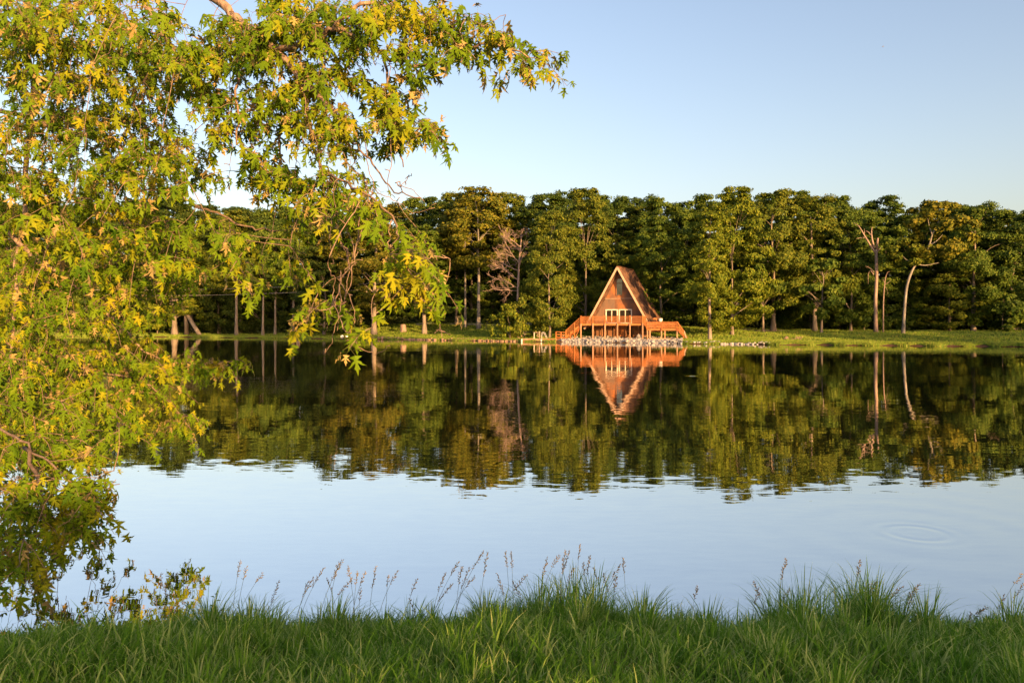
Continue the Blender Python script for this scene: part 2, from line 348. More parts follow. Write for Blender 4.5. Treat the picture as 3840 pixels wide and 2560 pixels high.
def lake_sd(X, Y):
    """signed distance to the shoreline: positive on land"""
    X = np.asarray(X, float); Y = np.asarray(Y, float); sh = X.shape; p = np.stack([X.ravel(), Y.ravel()], 1)
    d = np.full(len(p), 1e9); ins = np.zeros(len(p), bool)
    A = LAKE; B = np.roll(LAKE, -1, 0)
    for a, b in zip(A, B):
        e = b - a; t = np.clip(((p - a) @ e) / (e @ e), 0, 1); q = p - a - t[:, None] * e
        d = np.minimum(d, (q * q).sum(1))
        c = (a[1] > p[:, 1]) != (b[1] > p[:, 1])
        with np.errstate(divide='ignore', invalid='ignore'):
            ins ^= c & (p[:, 0] < (b[0] - a[0]) * (p[:, 1] - a[1]) / (b[1] - a[1] + 1e-12) + a[0])
    d = np.sqrt(d); return np.where(ins, -d, d).reshape(sh)

def ground(X, Y):
    X = np.asarray(X, float); Y = np.asarray(Y, float); s = lake_sd(X, Y); sp = np.maximum(s, 0)
    A = np.interp(X, [-95, -52, -36, -20, 8, 20, 32, 45, 60], [0.5, 0.55, 1.4, 2.5, 2.6, 1.9, 1.55, 1.2, 1.1])
    zf = 0.28 * (1 - np.exp(-sp / 0.35)) + A * sstep(0, 26, sp) + 0.02 * np.maximum(sp - 26, 0)
    zf = zf + sstep(1, 6, sp) * 0.07 * (np.sin(X * 0.9 + Y * 0.37) + np.sin(Y * 1.1 - X * 0.43))
    zn = 0.86 * (1 - np.exp(-sp / 1.25)) + sstep(0.3, 2, sp) * 0.03 * (np.sin(X * 2.3 + 1) + np.sin(Y * 2.9 + X * 1.7))
    w = sstep(25, 55, Y); z = zf * w + zn * (1 - w)
    return np.where(s < 0, -1.6 * (1 - np.exp(np.minimum(s, 0) / 1.6)), z)

def gz(x, y): return float(ground(np.array([x]), np.array([y]))[0])
def ghit(px, py, y0=80.0, y1=220.0):
    """far-bank ground point seen at a photograph pixel"""
    Y = np.arange(y0, y1, 0.25); X = (px - 1920) * Y / F_PX; Z = CAM_H - (py - HOR) * Y / F_PX
    h = (ground(X, Y) >= Z) & (lake_sd(X, Y) > 0); i = int(np.argmax(h)) if h.any() else int(np.argmax(lake_sd(X, Y) > 0.5))
    return np.array([X[i], Y[i], float(ground(X[i:i + 1], Y[i:i + 1])[0])])

xs = np.unique(np.concatenate([np.linspace(-900, -160, 12), np.linspace(-160, -95, 20), np.arange(-95, -10, 1.1), np.arange(-10, 8, 0.22), np.arange(8, 30, 0.7), np.arange(30, 75, 1.1), np.linspace(75, 180, 24), np.linspace(180, 900, 12)]))
ys = np.unique(np.concatenate([np.linspace(-500, -40, 10), np.arange(-40, 0, 2.5), np.arange(0, 12, 0.22), np.arange(12, 76, 3.2), np.arange(76, 175, 0.8), np.linspace(175, 260, 20), np.linspace(260, 1500, 10)]))
GX, GY = np.meshgrid(xs, ys); GZ = ground(GX, GY)
nx, ny = len(xs), len(ys); ii = (np.arange(ny - 1)[:, None] * nx + np.arange(nx - 1)[None, :])
Qg = np.stack([ii, ii + 1, ii + 1 + nx, ii + nx], -1).reshape(-1, 4)
g_o = link('ground', mesh_np('ground', np.stack([GX, GY, GZ], -1), Q=Qg, mat=M['ground'], smooth=True)); tag(g_o, kind='structure')
w_o = link('water', mesh_np('water', [(-170, 1, 0), (95, 1, 0), (95, 175, 0), (-170, 175, 0)], Q=[(0, 1, 2, 3)], mat=M['water'])); tag(w_o, kind='structure')

def draped(name, centre, widths, mat, off=0.06):
    c = smoothpath(np.array(centre, float), 10); w = np.interp(np.linspace(0, 1, len(c)), np.linspace(0, 1, len(widths)), widths)
    t = np.gradient(c, axis=0); t /= np.linalg.norm(t, axis=1)[:, None]; nn_ = np.stack([-t[:, 1], t[:, 0]], 1)
    k = np.linspace(-0.5, 0.5, 7); XY = c[:, None, :] + nn_[:, None, :] * (w[:, None] * k[None, :])[..., None]
    Z = ground(XY[..., 0], XY[..., 1]) + off * (1 - (2 * np.abs(k)) ** 6)[None, :]; V = np.concatenate([XY, Z[..., None]], -1).reshape(-1, 3)
    i = np.arange(len(c) - 1)[:, None] * 7 + np.arange(6)[None, :]
    o = link(name, mesh_np(name, V, Q=np.stack([i, i + 7, i + 8, i + 1], -1).reshape(-1, 4), mat=mat, smooth=True)); tag(o, kind='structure'); return o
draped('dirt_track', [ghit(2560, 1228)[:2], ghit(2650, 1229)[:2], ghit(2760, 1233)[:2], ghit(2880, 1239)[:2], ghit(2960, 1241)[:2]], [2.2, 3.5, 3.2, 2.6, 1.0], M['dirt'])
draped('gravel_drive', [ghit(1560, 1216)[:2], ghit(1640, 1213)[:2], ghit(1780, 1213)[:2], ghit(1910, 1214)[:2], ghit(2010, 1215)[:2]], [3.5, 3.5, 3.5, 3.5, 3.5], M['gravel'])

# ------------------------------------------------------------------ A-frame cabin (local x along the front, y into the slope)
YAW = math.radians(-25); D0 = np.array([9.9, 108.5])
def deck_pt(u, w): return D0 + np.array([math.cos(YAW) * u - math.sin(YAW) * w, math.sin(YAW) * u + math.cos(YAW) * w])
FL = 2.59                    # deck floor level above the water
UC, HW, ZR = 4.8, 4.6, 10.75
WF, WB, WW = 1.6, 10.2, 3.05  # front rake, back rake, front wall
house = empty('cabin', (*D0, 0), YAW, 'weathered brown timber A-frame cabin with steep shingled roof above the lakeside deck', 'cabin')
def roof_half(sx):
    k = (ZR - FL) / HW; zb = 1.9; xb = (ZR - zb) / k; th = 0.24
    poly = [(UC, ZR), (UC + sx * xb, zb), (UC + sx * (xb - th * 1.15), zb), (UC, ZR - th * 2.0)]
    return MB().prism(poly if sx > 0 else poly[::-1], WF + 0.03, WB)
for sx in (1, -1):
    r = roof_half(sx).build('roof', M['shingles'], house)
    k = (ZR - FL) / HW; d = Vector((sx * 1.0, 0, -k)).normalized()
    a = Vector((UC, WF, ZR - 0.02)); e = a + d * ((ZR - 2.0) / -d.z)
    MB().bar(a - Vector((0, 0, 0.16)), e - Vector((0, 0, 0.16)), 0.09, 0.26).build('fascia', M['trim'], r)
MB().bar((UC, WF + 0.05, ZR + 0.015), (UC, WB - 0.02, ZR + 0.015), 0.22, 0.05).build('ridge_cap', M['shingles'], house)
wall = MB().prism([(UC - 4.2, FL - 0.1), (UC + 4.2, FL - 0.1), (UC, ZR - 0.75)], WW + 0.06, WW + 0.2).build('front_wall', M['dark'], house)
def roofz(u): return ZR - 0.58 - abs(u - UC) * (ZR - FL) / HW
def plank(u0, u1, z0, ztop, w0, w1, mat, par):
    ta, tb = min(roofz(u0), ztop), min(roofz(u1), ztop)
    if max(ta, tb) <= z0 + 0.05: return
    if ta < z0: u0 = u0 + (u1 - u0) * (z0 - ta) / max(tb - ta, 1e-6); ta = z0 + 1e-3
    if tb < z0: u1 = u1 - (u1 - u0) * (z0 - tb) / max(ta - tb, 1e-6); tb = z0 + 1e-3
    poly = [(u0, z0), (u1, z0), (u1, tb)]
    if u0 < UC < u1 and roofz(UC) < ztop: poly.append((UC, roofz(UC)))
    poly.append((u0, ta)); MB().prism(poly, w0, w1).build('plank', mat, par)
BAND = 6.28
for i in range(22):
    u0 = UC - 4.4 + i * 0.4; j = RNG.uniform(-0.004, 0.004)
    plank(u0 + 0.003, u0 + 0.397, FL, BAND - 0.002, WW + j, WW + 0.06 + j, M['siding_weathered'] if i < 9 else M['siding'], wall)
for i in range(12):
    u0 = UC - 2.4 + i * 0.4; j = RNG.uniform(-0.004, 0.004)
    plank(u0 + 0.003, u0 + 0.397, BAND + 0.22, 12, WW - 0.10 + j, WW + 0.058 + j, M['siding'], wall)
box('band_board', M['siding'], house, UC - 2.42, UC + 2.3, WW - 0.16, WW + 0.055, BAND, BAND + 0.21)
box('band_trim', M['trim'], house, UC - 2.35, UC + 2.2, WW - 0.05, WW + 0.03, BAND - 0.13, BAND - 0.03)
# upper window
win = empty('window', (0, 0, 0)); win.parent = house
uw0, uw1, zw0, zw1 = UC - 0.47, UC + 0.36, 6.68, 9.05
for b in ((uw0 - .1, uw0, zw0 - .1, zw1), (uw1, uw1 + .1, zw0 - .1, zw1), (uw0, uw1, zw0 - .1, zw0), (uw0, uw1, zw1 - .06, zw1 + .04), (uw0, uw1, 8.32, 8.42)):
    box('frame', M['siding'], win, b[0], b[1], WW - 0.20, WW - 0.09, b[2], b[3])
box('pane', M['glass_upper'], win, uw0, uw1, WW - 0.15, WW - 0.13, zw0, 8.32)
box('pane', M['glass_upper'], win, uw0, uw1, WW - 0.15, WW - 0.13, 8.42, zw1 - .06)
# two pairs of glazed doors
for (u0, u1) in ((2.66, 4.50), (4.64, 6.58)):
    dr = empty('glazed_door', (0, 0, 0)); dr.parent = house; zt = FL + 2.06; t = 0.15; um = (u0 + u1) / 2
    for b in ((u0, u0 + t, FL, zt), (u1 - t, u1, FL, zt), (u0 + t, u1 - t, zt - t, zt), (um - .06, um + .06, FL, zt - t), (u0 + t, um - .06, FL, FL + .18), (um + .06, u1 - t, FL, FL + .18)):
        box('frame', M['white_trim'], dr, b[0], b[1], WW - 0.14, WW - 0.03, b[2], b[3])
    box('pane', M['glass'], dr, u0 + t, um - .06, WW - 0.09, WW - 0.07, FL + .18, zt - t)
    box('pane', M['glass'], dr, um + .06, u1 - t, WW - 0.09, WW - 0.07, FL + .18, zt - t)
# lower storey: log boards behind the deck posts
low = box('lower_wall', M['dark'], house, 0.55, 9.1, 3.40, 3.6, 0.4, FL - 0.3)
for (u0, u1, mt, nrow) in ((0.7, 3.5, 'log', 6), (3.75, 5.45, 'stain', 6), (6.75, 9.0, 'log', 6)):
    for r_ in range(nrow):
        z0 = 0.72 + r_ * 0.255
        MB().box(u0 + RNG.uniform(0, .03), u1 - RNG.uniform(0, .03), 3.30 + RNG.uniform(-.015, .015), 3.395, z0 + .008, z0 + .247).build('plank', M[mt], low)
for u in (1.75, 2.05, 2.75, 5.5, 5.95, 6.2, 6.65):
    box('stud', M['trim'] if u in (2.05, 6.2) else M['log'], house, u - .06, u + .06, 3.17, 3.29, 0.6, FL - 0.3)
box('back_wall', M['siding'], house, UC - 4.3, UC + 4.3, WB - 0.35, WB - 0.2, 1.2, 3.2)

# ------------------------------------------------------------------ timber deck with railings
deck = empty('timber_deck', (*D0, 0), YAW, 'orange stained raised timber deck on posts along the cabin front', 'deck')
def DG(u, w): return gz(*deck_pt(u, w))
for i in range(30):
    w0 = 0.02 + i * 0.102
    if w0 < 3.0: box('deck_board', M['stain'], deck, 0, 9.0, w0, w0 + 0.094, FL - 0.05, FL)
box('rim_beam', M['stain'], deck, -0.06, 9.06, -0.10, 0.0, FL - 0.27, FL + 0.005)
box('end_beam', M['stain'], deck, -0.06, 0.0, 0.0, 3.0, FL - 0.27, FL - 0.055)
box('end_beam', M['stain'], deck, 9.0, 9.06, 0.0, 3.0, FL - 0.27, FL - 0.055)
for i in range(11): box('joist', M['stain'], deck, 0.42 + i * 0.81, 0.48 + i * 0.81, 0.0, 2.98, FL - 0.25, FL - 0.055)
PU = [0.0, 1.8, 3.6, 5.4, 7.2, 9.0]
for u in PU:
    box('post', M['post'], deck, u - .075, u + .075, -0.262, -0.105, DG(u, -.2) - 0.3, FL - 0.02)
    p = box('rail_post', M['stain'], deck, u - .065, u + .065, -0.23, -0.102, FL - 0.018, FL + 1.08)
    box('cap', M['stain'], p, u - .085, u + .085, -0.25, -0.085, FL + 1.08, FL + 1.12)
    if 0 < u < 9: box('inner_post', M['log'], deck, u - .06 + .5, u + .06 + .5, 2.3, 2.42, DG(u, 2.3) - .3, FL - 0.26)
for i in range(5):
    a, b = PU[i] + .066, PU[i + 1] - .066
    box('top_rail', M['stain'], deck, a, b, -0.22, -0.11, FL + 0.97, FL + 1.02)
    box('lower_rail', M['stain'], deck, a, b, -0.19, -0.13, FL + 0.10, FL + 0.15)
    m_ = MB(); n_ = 13
    for q in range(n_): x = a + (b - a) * (q + .5) / n_; m_.box(x - .02, x + .02, -0.18, -0.14, FL + .15, FL + .97)
    tag(m_.build('balusters', M['stain'], deck), kind='stuff')
for (uu, lab) in ((-0.03, 0), (9.03, 1)):                      # end railings
    box('top_rail', M['stain'], deck, uu - .03, uu + .03, -0.10, 1.45, FL + .97, FL + 1.02)
    m_ = MB()
    for q in range(9): m_.box(uu - .02, uu + .02, 0.05 + q * .16, 0.09 + q * .16, FL + .02, FL + .97)
    tag(m_.build('balusters', M['stain'], deck), kind='stuff')
# --- lower platform at the east end, with its stairs down to the lawn
plat = empty('lower_platform', (*deck_pt(9.6, 0), 0), YAW, 'bright orange lower timber platform with slatted railing and end stairs, beside the deck', 'platform')
PF = 1.90; PL = 4.1
box('rim_beam', M['stain'], plat, -0.05, 2.05, -0.06, 0.0, PF - .24, PF)
box('rim_beam', M['stain'], plat, 2.06, PL + .05, -0.10, 0.0, PF - .26, PF + .01)
for i in range(26): box('deck_board', M['stain'], plat, 0, PL, 0.01 + i * .102, 0.10 + i * .102, PF - .05, PF - .002)
for u in (0.0, 0.35, 1.95, 2.42, PL):
    g_ = gz(*deck_pt(9.6 + u, -.05))
    box('post', M['post'], plat, u - .07, u + .07, -0.10 + .12, 0.04 + .12, g_ - .3, PF - .055)
box('sill_log', M['trim'], plat, 0.4, 3.2, -.05, .12, gz(*deck_pt(11, 0)) + .02, gz(*deck_pt(11, 0)) + .22)
for u in (0.0, 2.05, PL):
    box('rail_post', M['stain'], plat, u - .06, u + .06, -0.22, -0.105, PF - .2, PF + .98)
for (a, b) in ((.07, 1.98), (2.12, PL - .07)):
    box('top_rail', M['stain'], plat, a, b, -0.21, -0.10, PF + .88, PF + .93)
    box('lower_rail', M['stain'], plat, a, b, -0.19, -0.12, PF + .08, PF + .14)
    for q in range(4): box('slat', M['stain'], plat, a, b, -0.17, -0.14, PF + .20 + q * .17, PF + .32 + q * .17)
# sloping rail where steps join the two levels
sl = MB(); sl.bar((-0.62, -.16, FL + 1.0), (0.0, -.16, PF + 1.0), .07, .10); sl.bar((-0.62, -.16, FL + .12), (0.0, -.16, PF + .12), .06, .10); sl.build('sloping_rail', M['stain'], plat)
m_ = MB()
for q in range(5): t = (q + .5) / 5; m_.box(-.62 + .62 * t - .035, -.62 + .62 * t + .035, -.18, -.14, FL + .15 + (PF - FL) * t, FL + .97 + (PF - FL) * t)
tag(m_.build('balusters', M['stain'], plat), kind='stuff')
for q in range(3): box('step', M['stain'], plat, -.58 + q * .19, -.40 + q * .19, 0, 1.2, FL - .06 - (q + 1) * .17, FL - .02 - (q + 1) * .17)
g_ = gz(*deck_pt(9.6 + PL + 1.3, 0))
MB().bar((PL + .05, -.05, PF - .12), (PL + 1.15, -.05, g_ + .05), .06, .26).build('stringer', M['stain'], plat)
MB().bar((PL + .05, 1.1, PF - .12), (PL + 1.15, 1.1, g_ + .05), .06, .26).build('stringer', M['stain'], plat)
for q in range(6): box('step', M['stain'], plat, PL + .1 + q * .19, PL + .32 + q * .19, -.02, 1.08, PF - .08 - (q + 1) * .19, PF - .04 - (q + 1) * .19)
MB().bar((PL + .07, -.16, PF + .90), (PL + 1.0, -.16, g_ + .95), .07, .12).build('stair_rail', M['stain'], plat)
m_ = MB()
for q in range(5): t = (q + .5) / 5; m_.box(PL + .07 + .93 * t - .04, PL + .07 + .93 * t + .04, -.18, -.13, PF - .1 + (g_ + .1 - PF) * t, PF + .88 + (g_ - PF + .05) * t)
tag(m_.build('balusters', M['stain'], plat), kind='stuff')
MB().bar((PL + 1.0, -.16, g_ + 1.05), (PL + 1.32, -.16, g_ - .1), .10, .12).build('newel_post', M['trim'], plat)
# --- stairs down the west end to the shore
st = empty('timber_stairs', (*deck_pt(0, 0), 0), YAW, 'orange timber stairs with slatted handrail running down from the deck to the dock', 'stairs')
n_st = 8; x1 = -2.3; zg = max(DG(x1, .6), 0.6) + .1
for q in range(n_st):
    x = -0.1 + (x1 + .1) * (q + .5) / n_st; z = FL + (zg - FL) * (q + 1) / n_st
    box('step', M['stain'], st, x - .16, x + .16, .05, 1.15, z - .05, z)
for w in (0.0, 1.2): MB().bar((-0.07, w, FL - .14), (x1, w, zg - .10), .05, .24).build('stringer', M['stain'], st)
for (x, z) in ((-1.0, FL + (zg - FL) * .42), (x1, zg), (-1.6, FL + (zg - FL) * .7)):
    g_ = DG(x, -.1); box('post', M['stain'], st, x - .055, x + .055, -.15, -.04, g_ - .3, z + (.98 if x != -1.6 else .1))
MB().bar((-0.07, -.1, FL + .95), (x1, -.1, zg + .95), .09, .05).build('handrail', M['stain'], st)
m_ = MB()
for q in range(14): t = (q + .5) / 14; x = -.07 + (x1 + .07) * t; z = FL + (zg - FL) * t; m_.box(x - .02, x + .02, -.12, -.08, z + .02, z + .93)
tag(m_.build('balusters', M['stain'], st), kind='stuff')
MB().bar((-.1, -.1, FL - .5), (-1.0, -.1, zg - .3), .06, .1).build('brace', M['stain'], st)
xe = -3.85; z0, z1 = DG(x1, 0) + .12, DG(xe, -.3) + .18
rw = MB().bar((x1, .55, z0), (xe, .55, z1), 1.2, .08).build('ramp', M['stain'], st)
for t in (0.0, 0.5, 1.0):
    x = x1 + (xe - x1) * t - (0.07 if t == 0 else 0); z = z0 + (z1 - z0) * t; box('rail_post', M['stain'], st, x - .06, x + .06, -.13, -.02, z - .6, z + .86)
for h in (.84, .48, .12): MB().bar((x1 - .02, -.08, z0 + h), (xe, -.08, z1 + h), .05, .11).build('rail', M['stain'], st)

# --- dock at the water's edge
A = P(2092, 1268, 107.0); B = P(1958, 1268, 109.2); dd = B[:2] - A[:2]; DL = float(np.linalg.norm(dd)); da = math.atan2(dd[1], dd[0])
dock = empty('dock', (A[0], A[1], 0), da, 'low timber dock on stubby posts at the water edge below the stairs', 'dock')
nb = 30
for i in range(nb): box('board', M['stain'] if i < 12 else M['post'], dock, i * DL / nb + .01, (i + 1) * DL / nb - .01, -1.3, 0.35, 0.40, 0.45)
box('edge_beam', M['post'], dock, 0, DL, 0.36, 0.44, 0.24, 0.43)
box('edge_beam', M['stain'], dock, 0, DL, -1.38, -1.31, 0.24, 0.43)
box('float_log', M['log'], dock, DL * .45, DL * .97, 0.22, 0.42, -0.15, 0.16)
for i, t in enumerate((0.02, 0.12, 0.22, 0.42, 0.97)): box('post', M['stain'] if i < 3 else M['white'], dock, DL * t - .07, DL * t + .07, 0.45, 0.58, -0.6, 0.38)
# things standing on the dock
pb = dock.matrix_basis
def dock_pt(x, y, z): return np.array([A[0] + math.cos(da) * x - math.sin(da) * y, A[1] + math.sin(da) * x + math.cos(da) * y, z])
q0 = dock_pt(DL * .60, -.2, .45); bn = empty('ring_stand', q0, da, 'pale timber post frame with a ring hung on it, standing on the dock', 'stand')
box('post', M['white_trim'], bn, 0.36, 0.44, -.04, .04, 0, .92); box('post', M['trim'], bn, -0.50, -0.40, -.05, .05, 0, 1.05)
box('cross_bar', M['trim'], bn, -0.395, 0.355, -.035, .035, .84, .92)
th = np.linspace(0, 2 * np.pi, 17); MB().tube(np.stack([-.22 + .17 * np.cos(th), 0 * th + .08, .48 + .2 * np.sin(th)], 1), .035, 6).build('ring', M['trim'], bn, True)
q0 = dock_pt(DL * .40, -.1, .45); ld = empty('dock_ladder', q0, da, 'pale metal swim ladder with curved handrails at the dock', 'ladder')
for w in (-.22, .22):
    MB().tube(smoothpath([(.25, w, 0), (.22, w, .72), (.08, w, .92), (-.12, w, .80), (-.5, w, .05)], 5), .028, 6).build('handrail', M['grey_metal'], ld, True)
for q in range(2): MB().tube([(-.2 - q * .16, -.22, .62 - q * .3), (-.2 - q * .16, .22, .62 - q * .3)], .022, 6).build('rung', M['grey_metal'], ld)
# pot on the platform railing, crate under the deck
pp = deck_pt(9.6 + 1.75, .35); pot = empty('planter', (*pp, PF), YAW, 'pale round pot on a stand behind the platform railing', 'pot')
prof = [(0.02, .92), (.17, .92), (.24, 1.02), (.27, 1.2), (.25, 1.36), (.28, 1.40), (.23, 1.40), (.2, 1.3), (.01, 1.28)]
m_ = MB(); ns = 14; V = [(r_ * math.cos(k * 2 * math.pi / ns), r_ * math.sin(k * 2 * math.pi / ns), z) for r_, z in prof for k in range(ns)]
m_.add(V, Q=[(i * ns + k, i * ns + (k + 1) % ns, (i + 1) * ns + (k + 1) % ns, (i + 1) * ns + k) for i in range(len(prof) - 1) for k in range(ns)]); m_.build('bowl', M['white'], pot, True)
m_ = MB(); m_.box(-.2, .2, -.2, .2, .86, .915)
for a in (-.16, .16):
    for b in (-.16, .16): m_.box(a - .02, a + .02, b - .02, b + .02, 0, .86)
m_.build('stand', M['stain'], pot)
pp = deck_pt(9.6 + 1.05, .7); sg = empty('garden_chair', (*pp, PF), YAW + .5, 'reclined orange wooden garden chair behind the platform railing', 'chair')
box('seat', M['stain'], sg, -.28, .28, -.3, .25, .38, .42); MB().bar((0, .2, .42), (0, .62, 1.45), .5, .04).build('backrest', M['stain'], sg)
for a in (-.25, .25):
    box('leg', M['stain'], sg, a - .03, a + .03, -.3, -.24, 0, .378); box('leg', M['stain'], sg, a - .03, a + .03, .18, .24, 0, .378)
def rock_mesh(name, seed, mat, sub=2):
    import bmesh
    r_ = np.random.default_rng(seed); bm = bmesh.new(); bmesh.ops.create_icosphere(bm, subdivisions=sub, radius=1.0)
    pl = [(nrm(r_.normal(size=3)), r_.uniform(.55, .9)) for _ in range(9)]
    for v in bm.verts:
        c = np.array(v.co)
        for n_, d_ in pl:
            q = float(c @ n_)
            if q > d_: c = c - n_ * (q - d_) * .92
        v.co = c * (1 + r_.uniform(-.04, .04))
    me = bpy.data.meshes.new(name); bm.to_mesh(me); bm.free(); me.materials.append(mat); return me
RK = [rock_mesh('stone', 40 + i, M['stone']) for i in range(7)]
BR = [rock_mesh('brown_stone', 60 + i, M['brown_stone']) for i in range(6)]
def put_rock(me, name, par, p, s, parloc):
    o = link(name, me, par); o.location = tuple(float(v) for v in (np.array(p) - np.array(parloc)))
    o.scale = (s * RNG.uniform(.8, 1.3), s * RNG.uniform(.8, 1.3), s * RNG.uniform(.55, .85)); o.rotation_euler = (RNG.uniform(-.4, .4), RNG.uniform(-.4, .4), RNG.uniform(0, 6.28)); return o
pp = deck_pt(8.25, 1.1); cr = link('boulder', RK[0]); cr.location = (*pp, gz(*pp) + .28); cr.scale = (.5, .42, .42); tag(cr, 'pale square boulder lying in the shade under the deck', 'boulder')
draped('riprap_bed', [deck_pt(-3.2, -1.2), deck_pt(0, -1.6), deck_pt(4, -2.0), deck_pt(9, -2.6), deck_pt(13.5, -3.2)], [2.5, 5.0, 7.0, 7.0, 4.0], M['riprap_bed'], .05)
# riprap below the deck: stones of the bank
ctr = deck_pt(5, -3); rip = empty('riprap_bank', (ctr[0], ctr[1], 0), 0, 'bank of loose pale limestone riprap between the deck posts and the water', 'stone bank')
stones = []
for k in range(4200):
    px = RNG.uniform(2105, 2560); Yq = float(shoreY(px)) + RNG.uniform(-.3, 8.5) * RNG.uniform(.1, 1) ; x = (px - 1920) * Yq / F_PX
    s_ = RNG.uniform(.09, .25) * (1.15 if Yq < shoreY(px) + 1 else .85)
    if all((x - q[0]) ** 2 + (Yq - q[1]) ** 2 > ((s_ + q[2]) * .80) ** 2 for q in stones): stones.append((x, Yq, s_))
    if len(stones) > 900: break
stones.sort(key=lambda q: -q[2])
for i, (x, y, s_) in enumerate(stones[:230]): put_rock(RK[i % 7], 'stone', rip, (x, y, max(gz(x, y), -.05) + s_ * .25), s_, (ctr[0], ctr[1], 0))
m_ = MB()
for i, (x, y, s_) in enumerate(stones[230:]):
    me = RK[i % 7]; co = np.zeros(len(me.vertices) * 3); me.vertices.foreach_get('co', co); co = co.reshape(-1, 3)
    a = RNG.uniform(0, 6.28); R = np.array([[math.cos(a), -math.sin(a), 0], [math.sin(a), math.cos(a), 0], [0, 0, .7]])
    m_.add(co @ R.T * s_ + np.array([x - ctr[0], y - ctr[1], max(gz(x, y), -.05) + s_ * .2]), T=[tuple(p.vertices) for p in me.polygons])
tag(m_.build('small_stones', M['stone'], rip), kind='stuff')
# pale stones edging the lawn east of the cabin
c2 = P(2720, 1290, 95); edge = empty('stone_edging', (c2[0], c2[1], 0), 0, 'row of pale stones edging the lawn along the water right of the cabin', 'stones')
for k in range(62):
    px = 2555 + k * 5.6 + RNG.uniform(-2, 2); 
    if px > 2830 and RNG.random() < .35: continue
    Yq = float(shoreY(px)) + RNG.uniform(-.1, .5); x = (px - 1920) * Yq / F_PX; put_rock(RK[k % 7], 'stone', edge, (x, Yq, max(gz(x, Yq), 0) + .05), RNG.uniform(.10, .24), (c2[0], c2[1], 0))
c3 = P(1750, 1278, 115); edge2 = empty('brown_stone_edging', (c3[0], c3[1], 0), 0, 'row of reddish brown stones along the eroded bank below the lawn', 'stones')
for k in range(86):
    px = 1370 + k * 6.7 + RNG.uniform(-3, 3); Yq = float(shoreY(px)) + RNG.uniform(-.1, .5); x = (px - 1920) * Yq / F_PX
    put_rock(BR[k % 6], 'stone', edge2, (x, Yq, max(gz(x, Yq), 0) + .05), RNG.uniform(.12, .32), (c3[0], c3[1], 0))
c4 = P(2990, 1290, 92); edge3 = empty('flat_rock_pile', (c4[0], c4[1], 0), 0, 'small pile of flat tan rocks on the grass by the water', 'rocks')
for k in range(16):
    h = ghit(RNG.uniform(2935, 3010), RNG.uniform(1264, 1278)); put_rock(BR[k % 6], 'stone', edge3, h + np.array([0, 0, .03]), RNG.uniform(.14, .28), (c4[0], c4[1], 0))

# ------------------------------------------------------------------ far trees
def crown_mesh(name, seed, z0, z1, rx, nclump, nleaf, leaf=0.30, top=0.86, bot=0.10, cr=(0.8, 1.5), mat='far_leaf', offs=None):
    r_ = np.random.default_rng(seed); H = z1 - z0
    t = r_.uniform(0.02, 1, nclump) ** 0.9; prof = np.sin(np.pi * (bot + (top - bot + .06) * t)) ** 0.75
    ph = r_.uniform(0, 2 * np.pi, nclump); lob = 1 + .22 * np.sin(2 * ph + seed) + .16 * np.sin(3 * ph + 1.7 * seed + t * 5)
    rr = rx * prof * lob * np.sqrt(r_.uniform(.22, 1, nclump)); c = np.stack([rr * np.cos(ph), rr * np.sin(ph), z0 + t * H], 1)
    if offs is not None: c[:, :2] += offs(t)
    rad = r_.uniform(cr[0], cr[1], nclump) * (1.15 - .35 * t)
    i = r_.choice(nclump, nleaf, p=rad ** 2 / (rad ** 2).sum())
    asp = np.stack([r_.uniform(.85, 1.5, nclump), r_.uniform(.85, 1.5, nclump), r_.uniform(.42, .85, nclump)], 1)[i]
    d = nrm(r_.normal(size=(nleaf, 3))); o = c[i] * np.array([1, 1, 0]); o[:, 2] = (c[i, 2] - (z0 + H * .4)) * .8; o = nrm(o)
    flip = (d * o).sum(1) < -0.25; d[flip] *= -1
    pos = c[i] + d * (rad[i] * (r_.uniform(.12, 1.0, nleaf) ** .5 + .14 * r_.normal(size=nleaf)))[:, None] * asp + r_.normal(size=(nleaf, 3)) * .06
    n_ = nrm(d * .8 + o * .4 + r_.normal(size=(nleaf, 3)) * .42); a = nrm(np.cross(n_, r_.normal(size=(nleaf, 3)))); b = np.cross(n_, a)
    s = leaf * r_.uniform(.45, 1.3, nleaf)[:, None]
    V = np.stack([pos - a * s, pos - b * s * .62 + n_ * s * .12, pos + a * s, pos + b * s * .62 + n_ * s * .12], 1).reshape(-1, 3)
    return mesh_np(name, V, Q=np.arange(nleaf * 4).reshape(-1, 4), mat=M[mat]), c

